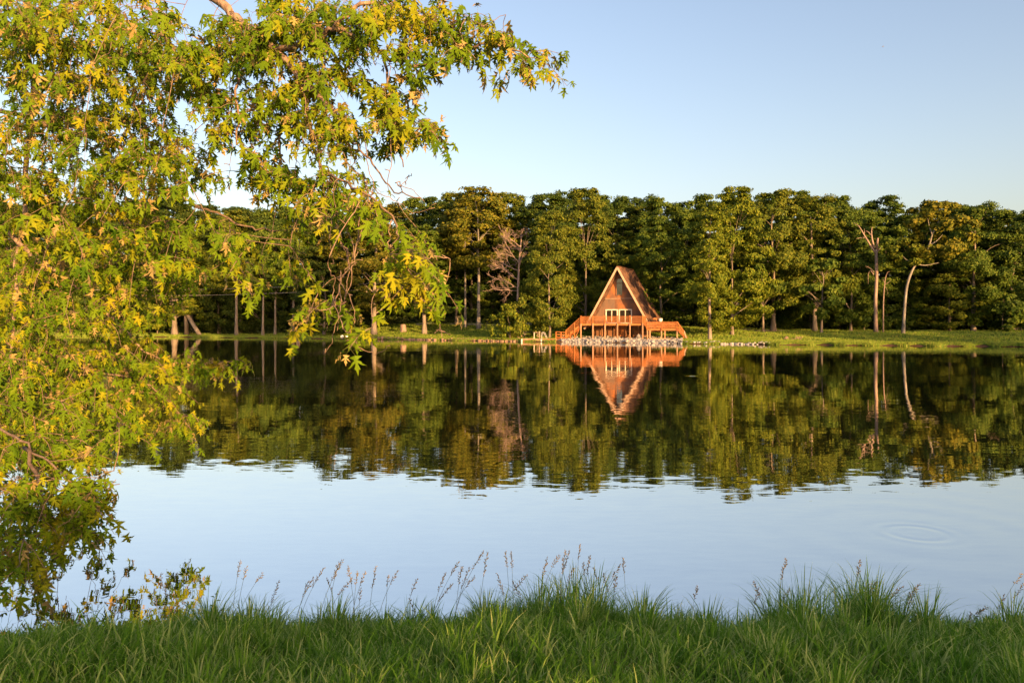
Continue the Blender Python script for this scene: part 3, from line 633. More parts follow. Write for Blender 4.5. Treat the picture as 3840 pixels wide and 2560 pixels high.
def trunk_mesh(name, seed, h, r0, c=None, nl=12, lean=(0, 0), mat='bark', bend=0.35, zmin=2.0):
    r_ = np.random.default_rng(seed + 500); n = 9; z = np.linspace(-.3, h, n)
    w = np.cumsum(r_.normal(size=(n, 2)) * bend * .35, 0) * (z / h).clip(0)[:, None]
    pts = np.column_stack([w[:, 0] + lean[0] * (z / h).clip(0) ** 1.5, w[:, 1] + lean[1] * (z / h).clip(0) ** 1.5, z])
    m_ = MB(); rr = r0 * np.interp(z / h, [-.1, 0, .06, 1], [1.7, 1.5, 1.0, .25]); m_.tube(smoothpath(pts, 3), np.interp(np.linspace(0, 1, (n - 1) * 3 + 1), np.linspace(0, 1, n), rr), 8)
    if c is not None:
        for k in r_.choice(len(c), min(nl, len(c)), replace=False):
            e = c[k]; zs = max(zmin, min(e[2] - .6 * math.hypot(e[0], e[1]) - .4, h * .93)); 
            if e[2] < zmin: continue
            b = np.array([np.interp(zs, z, pts[:, 0]), np.interp(zs, z, pts[:, 1]), zs]); mid = (b + e) / 2 + np.array([0, 0, .12 * np.linalg.norm(e - b)]) + r_.normal(size=3) * .2
            rb = r0 * .42 * (1 - .6 * zs / h); m_.tube(smoothpath([b, mid, e], 3), np.linspace(rb, rb * .25, 7), 5)
    return m_.mesh(name, M[mat], True)

VAR = {}
def variant(key, seed, z0, z1, rx, ncl, nlf, r0, mat='bark', **kw):
    tk = {k: kw.pop(k) for k in ('nl', 'bend', 'zmin') if k in kw}; th = kw.pop('th', .86)
    cm, c = crown_mesh('crown_' + key, seed, z0, z1, rx, ncl, nlf, **kw); tm = trunk_mesh('trunk_' + key, seed, z1 * th, r0, c, mat=mat, **tk)
    VAR[key] = (tm, cm, z1, rx)
for i in range(4): variant(f'oak{i}', 100 + i, 3.4, 20, 5.6, 130, 29000, .34, cr=(.6, 1.35), leaf=.195, bot=.12)
for i in range(3): variant(f'tall{i}', 120 + i, 7.0, 20, 4.2, 90, 19000, .22, cr=(.5, 1.2), leaf=.195)
for i in range(3): variant(f'full{i}', 140 + i, .6, 20, 5.0, 145, 33000, .24, bot=.2, th=.58, cr=(.6, 1.3), leaf=.195)
for i in range(2): variant(f'slim{i}', 160 + i, 2.6, 20, 3.5, 115, 26000, .30, bot=.16, cr=(.5, 1.1), leaf=.19)
for i in range(4): variant(f'bush{i}', 180 + i, .2, 4.0, 2.3, 26, 2600, .06, bot=.25, cr=(.5, .9), leaf=.20, nl=4, zmin=.3)
variant('birch', 200, 8.8, 20, 4.3, 95, 18000, .20, mat='pale_bark', nl=16, cr=(.5, 1.1), leaf=.19)
variant('small', 205, 2.2, 9, 3.1, 30, 5200, .16, cr=(.6, 1.0), leaf=.24)
variant('sapling', 207, .8, 2.4, .7, 8, 500, .05, cr=(.2, .4), leaf=.12, nl=3, zmin=.4)

def tree(name, key, px, Y, label, top_py=None, wid_px=None, base_py=None, group=None, tint=(1, 1, 1), H=None, xy=None, rz=None, cat='tree', trunk_tint=None):
    tm, cm, h0, r0 = VAR[key]
    if xy is None: x = (px - 1920) * Y / F_PX; y = Y
    else: x, y = xy
    zb = gz(x, y)
    if H is None: H = CAM_H - (top_py - HOR) * y / F_PX - zb
    sz = H / h0; sx = sz if wid_px is None else wid_px * y / F_PX / (2 * r0 * 1.12)
    e = empty(name, (x, y, zb), RNG.uniform(0, 6.28) if rz is None else rz, label, cat, group); e.scale = (sx, sx, sz)
    a = link('trunk', tm, e); b = link('crown', cm, e); b.color = (*tint, 1); return e

GOLD = (1.25, .98, .75); OLV = (1.02, .97, .75); DRK = (.55, .68, .8); MID = (.82, .94, .85); SHADED = (.48, .55, .6); LIT = (1.2, 1.16, .7)  # one tint puts the shade over the left wood into its leaf colour
def off(px, d): return float(shoreY(px)) + d
# individual trees along the far shore, from the left of the picture to the right
TR = [
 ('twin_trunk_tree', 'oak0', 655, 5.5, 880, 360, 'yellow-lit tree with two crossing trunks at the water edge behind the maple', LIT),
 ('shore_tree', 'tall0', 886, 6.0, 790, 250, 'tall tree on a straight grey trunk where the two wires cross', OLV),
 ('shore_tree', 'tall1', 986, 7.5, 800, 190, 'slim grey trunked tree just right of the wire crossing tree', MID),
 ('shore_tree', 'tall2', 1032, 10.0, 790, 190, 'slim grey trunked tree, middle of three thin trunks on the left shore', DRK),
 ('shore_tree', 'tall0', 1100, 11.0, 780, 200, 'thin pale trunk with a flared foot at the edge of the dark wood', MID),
 ('shore_tree', 'full1', 1215, 7.0, 900, 250, 'bushy green tree behind the hanging bare twigs, foliage near the grass', SHADED),
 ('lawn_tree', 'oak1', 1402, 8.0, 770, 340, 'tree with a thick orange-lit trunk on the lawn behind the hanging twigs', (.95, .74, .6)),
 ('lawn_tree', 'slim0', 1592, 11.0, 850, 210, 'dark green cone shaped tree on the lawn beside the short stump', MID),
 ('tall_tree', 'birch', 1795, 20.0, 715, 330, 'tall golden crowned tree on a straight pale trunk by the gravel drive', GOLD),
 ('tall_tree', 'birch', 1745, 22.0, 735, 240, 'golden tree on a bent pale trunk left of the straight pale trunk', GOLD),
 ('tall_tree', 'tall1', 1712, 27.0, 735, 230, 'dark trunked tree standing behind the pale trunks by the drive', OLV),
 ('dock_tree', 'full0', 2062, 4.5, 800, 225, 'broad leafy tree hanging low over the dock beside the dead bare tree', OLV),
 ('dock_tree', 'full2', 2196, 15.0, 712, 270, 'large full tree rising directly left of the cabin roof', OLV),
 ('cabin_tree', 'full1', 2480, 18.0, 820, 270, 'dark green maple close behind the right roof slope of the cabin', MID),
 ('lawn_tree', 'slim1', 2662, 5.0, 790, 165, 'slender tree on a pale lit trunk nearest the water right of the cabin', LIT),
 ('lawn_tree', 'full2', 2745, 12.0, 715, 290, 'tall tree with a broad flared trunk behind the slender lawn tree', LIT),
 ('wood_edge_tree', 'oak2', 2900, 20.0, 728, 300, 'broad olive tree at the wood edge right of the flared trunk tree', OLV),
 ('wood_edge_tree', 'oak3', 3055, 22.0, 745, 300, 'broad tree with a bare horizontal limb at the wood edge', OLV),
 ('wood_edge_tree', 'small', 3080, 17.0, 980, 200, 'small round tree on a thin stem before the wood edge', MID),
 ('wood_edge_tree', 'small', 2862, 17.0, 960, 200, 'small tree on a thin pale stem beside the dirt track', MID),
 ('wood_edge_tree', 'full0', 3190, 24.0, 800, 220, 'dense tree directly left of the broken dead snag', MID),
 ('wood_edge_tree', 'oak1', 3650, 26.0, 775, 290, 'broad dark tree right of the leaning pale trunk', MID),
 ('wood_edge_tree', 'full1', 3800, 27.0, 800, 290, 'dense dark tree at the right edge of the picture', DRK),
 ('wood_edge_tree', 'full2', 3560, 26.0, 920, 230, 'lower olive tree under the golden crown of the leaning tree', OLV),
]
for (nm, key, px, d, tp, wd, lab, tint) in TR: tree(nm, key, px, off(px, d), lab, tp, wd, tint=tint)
# second, leaning trunk of the twin tree is a part of it
tw = [o for o in bpy.data.objects if o.name.startswith('twin_trunk_tree')][0]
tw.rotation_euler = (0, 0, 0)
Yt = off(655, 5.5); b0 = P(750, 1251, Yt - 2.2); c0 = P(690, 1160, Yt - .6); c1 = P(640, 1090, Yt); c2_ = P(610, 1010, Yt + .5)
mi = tw.matrix_basis; loc = np.array(tw.location); scl = np.array(tw.scale)
b0[2] = gz(b0[0], b0[1]) - .1
pts = (np.array([b0, c0, c1, c2_]) - loc) / scl
MB().tube(smoothpath(pts, 4), np.linspace(.30, .10, 13), 8).build('leaning_trunk', M['bark'], tw, True)
MB().tube((np.array([P(700, 1262, Yt), P(698, 1160, Yt), P(672, 1060, Yt)]) - loc) / scl, [.32, .26, .12], 8).build('leaning_trunk', M['bark'], tw, True)
# back rows: the wood behind
TOPX = [-100, 200, 400, 700, 1000, 1300, 1500, 1650, 1850, 1900, 2000, 2100, 2180, 2300, 2400, 2500, 2600, 2700, 2800, 2900, 3000, 3100, 3200, 3300, 3350, 3420, 3500, 3600, 3700, 3900]
TOPY = [750, 745, 745, 765, 785, 755, 775, 745, 745, 735, 750, 730, 718, 738, 740, 752, 765, 735, 720, 738, 742, 765, 752, 745, 800, 800, 755, 775, 792, 802]
keys = ['oak0', 'oak1', 'oak2', 'oak3', 'full0', 'full1', 'full2', 'tall0', 'tall2']
ORD = 'first second third fourth fifth sixth seventh eighth ninth tenth eleventh twelfth thirteenth fourteenth fifteenth sixteenth seventeenth eighteenth nineteenth'.split()
for t_, tt in zip('twenty thirty forty fifty sixty seventy'.split(), 'twentieth thirtieth fortieth fiftieth sixtieth seventieth'.split()): ORD += [tt] + [f'{t_}-{o_}' for o_ in ORD[:9]]
SEG = {}
k = 0; px = -120
while px < 3960:
    d = (17 if px < 1300 else 30) + RNG.uniform(0, 5)
    Y = off(px, d); tp = np.interp(px, TOPX, TOPY) + RNG.uniform(-16, 48)
    seg = ('the left shore trunks' if px < 1450 else 'the lawn and pale trunks' if px < 1990 else 'the cabin' if px < 2600 else 'the dirt track' if px < 3150 else 'the dead snag and leaning tree')
    tree('forest_tree', keys[k % 7] if k % 3 == 0 else 'full%d' % (k % 3), px, Y, f'{ORD[SEG.setdefault(seg, 0)]} from the left of the wood front trees behind {seg}', tp, RNG.uniform(210, 300), group=f'wood front row behind {seg}', tint=[MID, DRK, OLV, MID][int(RNG.integers(4))] if not 720 < px < 1480 else SHADED)  # left stretch: shade is part of the crown tint
    SEG[seg] += 1; px += RNG.uniform(75, 115); k += 1
px = -150
while px < 3980:
    d = (30 if px < 1300 else 42) + RNG.uniform(0, 6)
    Y = off(px, d); tp = np.interp(px, TOPX, TOPY) + RNG.uniform(-2, 30)
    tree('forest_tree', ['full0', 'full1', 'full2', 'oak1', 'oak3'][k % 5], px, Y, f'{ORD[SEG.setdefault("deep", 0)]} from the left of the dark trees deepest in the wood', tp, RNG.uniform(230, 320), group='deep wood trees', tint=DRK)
    SEG['deep'] += 1; px += RNG.uniform(105, 150); k += 1
# shrubs along the wood edge
k = 0
for (px, py, hpx, wpx, lab) in [(3760, 1243, 120, 150, 'shrub at the wood edge'), (3655, 1242, 90, 120, 'shrub'), (3560, 1241, 80, 130, 'shrub'), (3470, 1240, 70, 120, 'shrub'), (3400, 1240, 60, 100, 'shrub'), (3330, 1240, 75, 110, 'shrub'),
        (3240, 1240, 90, 120, 'shrub'), (3150, 1240, 110, 130, 'shrub'), (3830, 1244, 100, 120, 'shrub'), (3040, 1238, 80, 110, 'shrub'), (2960, 1236, 60, 100, 'shrub')]:
    h = ghit(px, py); Y = h[1] + 1.0
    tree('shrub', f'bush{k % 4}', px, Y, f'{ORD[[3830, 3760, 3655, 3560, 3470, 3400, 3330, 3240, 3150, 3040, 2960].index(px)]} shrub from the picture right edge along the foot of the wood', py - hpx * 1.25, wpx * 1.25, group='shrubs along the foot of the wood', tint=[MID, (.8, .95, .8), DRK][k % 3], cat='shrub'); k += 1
for (px, py, hpx, wpx, lab) in [(2010, 1236, 90, 120, 'low leafy bush behind the dock frame'), (590, 1252, 110, 150, 'lit bush at the water edge left of the crossing trunks'),
        (480, 1252, 130, 170, 'lit bush on the left shore half hidden by maple leaves'), (1010, 1246, 60, 130, 'dark bush at the wood edge behind the thin grey trunks'), (1180, 1248, 70, 120, 'dark bush under the hanging bare twigs'), (820, 1248, 55, 130, 'dark low bush between the crossing trunks and the wires'),
        (2560, 1222, 75, 110, 'low bush behind the lower platform'), (2100, 1225, 60, 90, 'dark bush in the shade left of the deck stairs')]:
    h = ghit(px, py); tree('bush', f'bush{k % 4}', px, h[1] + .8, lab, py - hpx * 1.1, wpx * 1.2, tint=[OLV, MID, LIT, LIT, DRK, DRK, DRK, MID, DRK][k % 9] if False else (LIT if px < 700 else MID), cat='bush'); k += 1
tree('bush', 'bush2', 1912, off(1912, 1.9), 'round leafy bush at the water edge under the dead bare tree', 1150, 125, tint=LIT, cat='bush')
tree('bush', 'bush1', 1965, off(1965, 3.2), 'leafy bush between the dead tree trunk and the dock', 1120, 120, tint=OLV, cat='bush')
tree('young_tree', 'sapling', 1822, ghit(1822, 1238)[1], 'tiny young tree with a thin stem on the lawn by the drive', 1195, 28, tint=OLV)

# undergrowth and the depth of the wood: one leafy mass nobody could count
r_ = np.random.default_rng(77); n_ = 46000
px = r_.uniform(-200, 4050, n_); dep = r_.uniform(0, 1, n_); dd_ = np.where(px < 1300, 15, 27) + dep * 26; Yv = shoreY(px) + dd_; Xv = (px - 1920) * Yv / F_PX
keep = (np.abs(px - 2330) > 170) | (dd_ > 24); Xv, Yv, dep = Xv[keep], Yv[keep], dep[keep]; n_ = len(Xv)
lump = .55 + .45 * np.sin(Xv * .55 + Yv * .21) * np.sin(Yv * .47 - Xv * .13)
Zv = ground(Xv, Yv) + r_.uniform(0, 1, n_) ** 1.3 * np.where(dep < .25, np.where(Xv > 30, 5.0, 3.2) * lump + .6, 5 + 11 * dep)
nv = nrm(np.stack([r_.normal(size=n_) * .5, -1 + r_.normal(size=n_) * .5, .5 + r_.normal(size=n_) * .5], 1)); av = nrm(np.cross(nv, r_.normal(size=(n_, 3)))); bv = np.cross(nv, av)
sv = (np.where(dep < .25, .22, .55) * r_.uniform(.6, 1.3, n_))[:, None]; pv = np.stack([Xv, Yv, Zv], 1)
V = np.stack([pv - av * sv, pv - bv * sv * .65, pv + av * sv, pv + bv * sv * .65], 1).reshape(-1, 3)
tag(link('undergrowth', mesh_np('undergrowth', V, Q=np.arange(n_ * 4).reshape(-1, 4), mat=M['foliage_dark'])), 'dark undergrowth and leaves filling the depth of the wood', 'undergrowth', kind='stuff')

# --- dead and special trees
def grow(m_, p, d, L, r, depth, rng, up=.12, spread=.55, nchild=3, sides=5):
    n = 4; pts = [np.array(p)]; dd = np.array(d, float)
    for i in range(n):
        dd = nrm(dd + rng.normal(size=3) * .16 + np.array([0, 0, up * .3])); pts.append(pts[-1] + dd * L / n)
    m_.tube(pts, np.linspace(r, r * .55, n + 1), sides)
    if depth <= 0: return
    for c in range(nchild):
        t = rng.uniform(.35, 1.0) if c else 1.0; i = min(int(t * n), n); q = pts[i]
        nd = nrm(dd + rng.normal(size=3) * spread + np.array([0, 0, up])); grow(m_, q, nd, L * rng.uniform(.55, .8), r * (.66 if c else .7), depth - 1, rng, up, spread, nchild, max(3, sides - 1))
Yd = off(1945, 5.0); bp_ = P(1945, 1250, Yd); bp_[2] = gz(bp_[0], Yd)
dead = empty('dead_tree', bp_, 0, 'leafless dead tree with a fan of fine bare orange-lit twigs beside the dock', 'tree')
toL = lambda p: np.array(p) - bp_
rg = np.random.default_rng(5); m_ = MB(); tr_ = [toL(bp_) - [0, 0, .3], toL(P(1942, 1150, Yd)), toL(P(1944, 1060, Yd)), toL(P(1947, 980, Yd)), toL(P(1955, 900, Yd))]
m_.tube(smoothpath(tr_, 4), np.linspace(.26, .08, 17), 8); m_.build('trunk', M['dead_wood'], dead, True)
for (q, dr_, L_) in [((1942, 1090), (-1, -.2, .02), 2.0), ((1942, 1080), (-1, .2, .22), 2.2), ((1944, 1050), (-.9, -.2, .4), 2.2), ((1946, 1015), (-.9, .2, .5), 2.2), ((1946, 1000), (.6, -.3, .8), 1.2), ((1947, 985), (-.75, -.3, .75), 2.1), ((1950, 945), (-.5, 0, .9), 1.7), ((1954, 905), (-.1, 0, 1), 1.1), ((1950, 950), (.5, 0, .9), 1.1), ((1952, 925), (-.7, .1, .7), 1.4)]:
    m_ = MB(); grow(m_, toL(P(*q, Yd)), nrm(np.array(dr_, float)), L_ * 1.15, .085, 4, rg, .05, .5, 3); m_.build('branch', M['dead_wood'], dead, True)
Yd = off(3285, 19.0); bp_ = P(3285, 1225, Yd); bp_[2] = gz(bp_[0], Yd); toL = lambda p: np.array(p) - bp_
snag = empty('dead_snag', bp_, 0, 'broken dead snag with jagged bare limbs standing before the dark wood', 'tree')
m_ = MB(); m_.tube(smoothpath([toL(bp_) - [0, 0, .3], toL(P(3283, 1130, Yd)), toL(P(3287, 1040, Yd)), toL(P(3286, 960, Yd)), toL(P(3286, 935, Yd))], 5), np.interp(np.linspace(0, 1, 21), [0, .1, 1], [.34, .25, .20]), 9); m_.build('trunk', M['dead_wood'], snag, True)
for pts, ra, rb in [([(3283, 950), (3258, 910), (3240, 880), (3222, 850), (3200, 835)], .15, .03), ([(3244, 890), (3226, 892), (3210, 895)], .07, .02), ([(3280, 930), (3272, 905), (3268, 870), (3270, 852)], .16, .05), ([(3268, 885), (3258, 872), (3248, 866)], .07, .03),
        ([(3288, 935), (3290, 910), (3292, 893)], .17, .13), ([(3289, 945), (3298, 935), (3302, 928)], .08, .03), ([(3278, 1020), (3262, 1005), (3246, 998)], .06, .02), ([(3277, 1030), (3264, 1015), (3256, 1030), (3256, 1065)], .06, .02), ([(3240, 880), (3242, 868), (3241, 858)], .06, .02)]:
    q = np.array([toL(P(a, b, Yd + .3 * math.sin(a))) for a, b in pts]); m_ = MB().tube(smoothpath(q, 3), np.linspace(ra, rb, (len(q) - 1) * 3 + 1), 6); m_.build('limb', M['dead_wood'], snag, True)
Yd = off(3316, 20.0); bp_ = P(3312, 1225, Yd); bp_[2] = gz(bp_[0], Yd); toL = lambda p: np.array(p) - bp_
ds = empty('dead_sapling', bp_, 0, 'thin dead stem with a few drooping twigs right of the broken snag', 'tree')
MB().tube(smoothpath([toL(bp_), toL(P(3313, 1130, Yd)), toL(P(3318, 1060, Yd)), toL(P(3326, 1025, Yd)), toL(P(3336, 1018, Yd))], 4), np.linspace(.11, .02, 17), 6).build('trunk', M['dead_wood'], ds, True)
for pts in ([(3319, 1066), (3330, 1060), (3340, 1050)], [(3319, 1075), (3326, 1085), (3330, 1110)], [(3318, 1060), (3312, 1050), (3310, 1040)]):
    MB().tube(smoothpath([toL(P(a, b, Yd)) for a, b in pts], 3), np.linspace(.04, .012, 7), 5).build('branch', M['dead_wood'], ds, True)
Yd = off(3388, 17.0); bp_ = P(3386, 1210, Yd); bp_[2] = gz(bp_[0], Yd); toL = lambda p: np.array(p) - bp_
ln = empty('leaning_tree', bp_, 0, 'leaning tree with a long curved pale trunk and golden crown', 'tree')
tp = smoothpath([toL(bp_) - [0, 0, .3], toL(P(3394, 1130, Yd)), toL(P(3404, 1060, Yd)), toL(P(3428, 1000, Yd)), toL(P(3462, 960, Yd)), toL(P(3484, 920, Yd)), toL(P(3496, 880, Yd)), toL(P(3520, 830, Yd))], 4)
MB().tube(tp, np.interp(np.linspace(0, 1, len(tp)), [0, .06, .5, 1], [.30, .19, .15, .07]), 8).build('trunk', M['pale_bark'], ln, True)
for pts in ([(3432, 1000), (3420, 985), (3400, 975), (3385, 960)], [(3484, 920), (3510, 905), (3535, 880)], [(3496, 882), (3485, 850), (3478, 810)], [(3440, 990), (3470, 995), (3520, 985)]):
    MB().tube(smoothpath([toL(P(a, b, Yd)) for a, b in pts], 3), np.linspace(.10, .03, 10), 5).build('branch', M['pale_bark'], ln, True)
cm, _c = crown_mesh('leaning_crown', 311, 0, 7.5, 3.9, 36, 7500, leaf=.28, cr=(.7, 1.2)); o = link('crown', cm, ln); q = toL(P(3515, 975, Yd)); o.location = tuple(q); o.color = (*GOLD, 1)
cm, _c = crown_mesh('leaning_crown', 312, 0, 3.0, 2.0, 12, 2200, leaf=.26, cr=(.6, .9)); o = link('crown', cm, ln); q = toL(P(3395, 985, Yd)); o.location = tuple(q); o.color = (*OLV, 1)
# stumps
def stump(px, py, w, h, lab, mat):
    g_ = ghit(px, py); e = empty('tree_stump', g_, 0, lab, 'stump'); Y = g_[1]; r = w * Y / F_PX / 2; H = h * Y / F_PX; n = 10
    th = np.arange(n) * 2 * np.pi / n; rg = np.random.default_rng(int(px)); V = []
    for t, k_ in ((-.2, 1.35), (.15, 1.1), (1.0, .95)): V += [(r * k_ * (1 + .1 * rg.uniform(-1, 1)) * math.cos(a), r * k_ * (1 + .1 * rg.uniform(-1, 1)) * math.sin(a), H * (t + (rg.uniform(-.06, .06) if t == 1 else 0))) for a in th]
    MB().add(V, Q=[(i * n + j, i * n + (j + 1) % n, (i + 1) * n + (j + 1) % n, (i + 1) * n + j) for i in range(2) for j in range(n)]).build('bark_side', mat, e)
    V = V[2 * n:] ; MB().add(V + [(0, 0, H * .97)], T=[(j, (j + 1) % n, n) for j in range(n)]).build('cut_top', M['trim'], e)
stump(1512, 1243, 20, 26, 'short pale tree stump on the lawn behind the hanging leaves', M['dead_wood'])
stump(1118, 1262, 16, 24, 'small reddish stump at the water edge below the thin trunks', M['dead_wood'])
stump(1950, 1262, 16, 24, 'leaning pale stump at the landward end of the dock', M['trim'])

# utility wires across the left shore
for (a, b, c, lab) in (((330, 1087), (760, 1085), (1560, 1058), 'upper of two thin overhead wires along the left shore'), ((330, 1104), (760, 1107), (1560, 1080), 'lower of two thin overhead wires along the left shore')):
    Y0 = off(886, 3.0); pts = smoothpath([P(a[0], a[1], Y0 + 6), P(b[0], b[1], Y0 + 3), P(c[0], c[1], Y0 - 12)], 10)
    o = MB().tube(pts, .035, 5).build('overhead_wire', M['black_wire']); tag(o, lab, 'wire', 'overhead wires')

# grass blades of the far lawn and bank
r_ = np.random.default_rng(9); n_ = 150000; px = r_.uniform(-100, 3950, n_); sdp = np.where(r_.random(n_) < .3, r_.exponential(.8, n_), r_.uniform(0, 30, n_)) + .12
Yv = shoreY(px) + .5 * np.sin(px * .021) + .35 * np.sin(px * .053 + 1) + sdp; Xv = (px - 1920) * Yv / F_PX
ok = (lake_sd(Xv, Yv) > .02) & ~((px > 2085) & (px < 2560) & (sdp < 11)) & ~((px < 1300) & (sdp > 17)); Xv, Yv = Xv[ok], Yv[ok]; Zv = ground(Xv, Yv); n_ = len(Xv)
hgt = r_.uniform(.10, .25, n_); wd = r_.uniform(.03, .09, n_); ln_ = r_.normal(size=(n_, 2)) * .07; fa = r_.uniform(-.9, .9, n_); cw, sw = np.cos(fa) * wd, np.sin(fa) * wd
V = np.stack([np.stack([Xv - cw, Yv - sw, Zv - .03], 1), np.stack([Xv + cw, Yv + sw, Zv - .03], 1), np.stack([Xv + ln_[:, 0], Yv - .02 + ln_[:, 1], Zv + hgt], 1)], 1).reshape(-1, 3)
tag(link('lawn_grass', mesh_np('lawn_grass', V, T=np.arange(n_ * 3).reshape(-1, 3), mat=M['far_grass'])), 'short grass of the far lawn and bank', 'grass', kind='stuff')

# trees on the near side, behind the photographer, whose shade falls over the water
for i, (x, y, H, key) in enumerate([(103, 2, 18, 'oak0'), (112, -6, 21, 'full2'), (117, 4, 21, 'full0'), (126, -4, 22, 'oak2'), (134, 6, 22, 'full1'), (143, 0, 23, 'oak3'), (152, 8, 23, 'full2'),
        (34, -10, 29, 'full2'), (38, -3, 29, 'full0'), (44, -6, 30, 'full1'), (50, -5, 28, 'full2'), (41, -11, 30, 'oak3')]):
    tree('bank_tree', key, 0, 0, 'tree on the near bank behind the viewpoint', xy=(x, y), H=H, group='near bank trees behind the viewpoint')
for i in range(22):  # unseen shrub row, added and sized to keep the near grass shaded
    x = -8 + i * 1.7; tree('shade_shrub', f'bush{i % 4}', 0, 0, 'unseen shrub in the row added to shade the near bank', xy=(x + 4 + RNG.uniform(-.5, .5), -13 - RNG.uniform(0, 2)), H=RNG.uniform(2.2, 2.65), group='unseen shrubs added for shade on the near bank', cat='shrub')

# ------------------------------------------------------------------ silver maple hanging into the picture
TB = np.array([-8.9, 8.9, gz(-8.9, 8.9)])
maple = empty('maple_tree', TB, 0, 'silver maple with drooping jagged leaves and bare twigs hanging over the near water', 'tree')
K = 1.6327
def Q_(dx, dy, Y): return P(dx * K, dy * K, Y)
tz = lambda z: TB + np.array([0, 0, z])
m_ = MB(); m_.tube(smoothpath([tz(-.4), tz(1.0) + [.05, 0, 0], tz(3) + [.2, -.1, 0], tz(5.5) + [.1, -.2, 0], tz(8.5) + [.5, -.3, 0]], 4), np.interp(np.linspace(0, 1, 17), [0, .1, 1], [.42, .30, .14]), 12)
m_.build('trunk', M['maple_bark'], maple, True).location = tuple(-TB)
limbs = [   # (points, start radius, end radius)
 ([tz(5.6) + [.1, -.2, 0], Q_(250, -140, 8.2), Q_(480, -12, 7.4), Q_(560, 55, 7.1), Q_(632, 112, 6.9), Q_(700, 190, 6.7), Q_(760, 250, 6.5), Q_(785, 305, 6.4), Q_(806, 350, 6.3)], .055, .010),
 ([Q_(632, 112, 6.9), Q_(700, 100, 6.7), Q_(760, 70, 6.6), Q_(790, 72, 6.6), Q_(880, 125, 6.5), Q_(950, 148, 6.45), Q_(1030, 145, 6.4), Q_(1085, 108, 6.35), Q_(1140, 98, 6.3), Q_(1215, 128, 6.25)], .026, .006),
 ([Q_(760, 70, 6.6), Q_(830, 10, 6.5), Q_(930, 25, 6.5), Q_(1010, 55, 6.45), Q_(1075, 45, 6.4)], .022, .006),
 ([tz(6.5) + [.2, -.2, 0], Q_(130, -120, 8.6), Q_(300, -30, 8.0), Q_(385, 95, 7.7), Q_(430, 160, 7.6), Q_(500, 260, 7.5), Q_(560, 330, 7.4)], .04, .008),
 ([tz(5.2) + [.1, -.2, 0], Q_(-60, 40, 9.0), Q_(70, 150, 9.0), Q_(62, 330, 9.0), Q_(55, 480, 9.0), Q_(42, 580, 9.0), Q_(30, 760, 8.8), Q_(10, 950, 8.5)], .042, .014),
 ([tz(4.8), Q_(-40, 250, 8.6), Q_(120, 290, 8.3), Q_(260, 330, 8.0), Q_(380, 400, 7.8), Q_(440, 470, 7.7)], .030, .008),
 ([tz(3.8), Q_(-60, 500, 8.9), Q_(80, 590, 8.8), Q_(164, 648, 8.8), Q_(220, 690, 9.2), Q_(268, 740, 9.5), Q_(300, 778, 9.8), Q_(355, 817, 10.0), Q_(450, 836, 10.2), Q_(545, 828, 10.3)], .030, .006),
 ([tz(3.0), Q_(-60, 760, 8.8), Q_(90, 800, 8.8), Q_(200, 850, 9.2), Q_(310, 870, 9.7), Q_(385, 915, 10.0), Q_(440, 985, 10.1)], .026, .005),
 ([tz(2.6), Q_(-70, 940, 7.2), Q_(60, 1020, 6.6), Q_(150, 1090, 6.2), Q_(225, 1135, 6.1)], .016, .005),
 ([Q_(60, 1020, 6.6), Q_(90, 1120, 6.1), Q_(100, 1200, 5.9), Q_(60, 1270, 5.7)], .018, .006),
 ([Q_(560, 55, 7.1), Q_(545, 140, 7.0), Q_(545, 250, 6.9), Q_(545, 330, 6.9)], .016, .008),
 ([Q_(700, 190, 6.7), Q_(708, 260, 6.6), Q_(722, 330, 6.5), Q_(740, 400, 6.4), Q_(760, 460, 6.3), Q_(770, 540, 6.1)], .020, .006),
 ([Q_(880, 125, 6.5), Q_(893, 190, 6.4), Q_(905, 250, 6.35), Q_(918, 330, 6.3), Q_(922, 380, 6.25)], .013, .005),
 ([Q_(785, 305, 6.4), Q_(830, 340, 6.3), Q_(870, 400, 6.2), Q_(915, 440, 6.1), Q_(975, 455, 6.0)], .011, .004),
 ([Q_(440, 470, 7.7), Q_(500, 490, 7.5), Q_(560, 520, 7.3), Q_(640, 530, 7.2)], .014, .006),
 ([Q_(700, 190, 6.7), Q_(660, 270, 6.9), Q_(640, 350, 7.0), Q_(640, 460, 7.0)], .015, .006),
 ([Q_(740, 400, 6.4), Q_(800, 420, 5.9), Q_(870, 470, 5.5), Q_(920, 550, 5.3), Q_(955, 600, 5.2)], .012, .005),
 ([Q_(770, 540, 6.1), Q_(800, 600, 5.9), Q_(770, 690, 5.8)], .010, .005),
]
nodes = []      # skeleton points twigs can grow from
for pts, ra, rb in limbs:
    q = smoothpath(np.array(pts), 5); wob = RNG.normal(size=q.shape) * .012; q = q + wob
    m_ = MB().tube(q, np.linspace(ra, rb, len(q)), 8 if ra > .03 else 6); o = m_.build('limb', M['maple_bark'] if ra > .02 else M['twig'], maple, True); o.location = tuple(-TB)
    nodes += [(p, r) for p, r in zip(q, np.linspace(ra, rb, len(q))) if p[1] < 11]
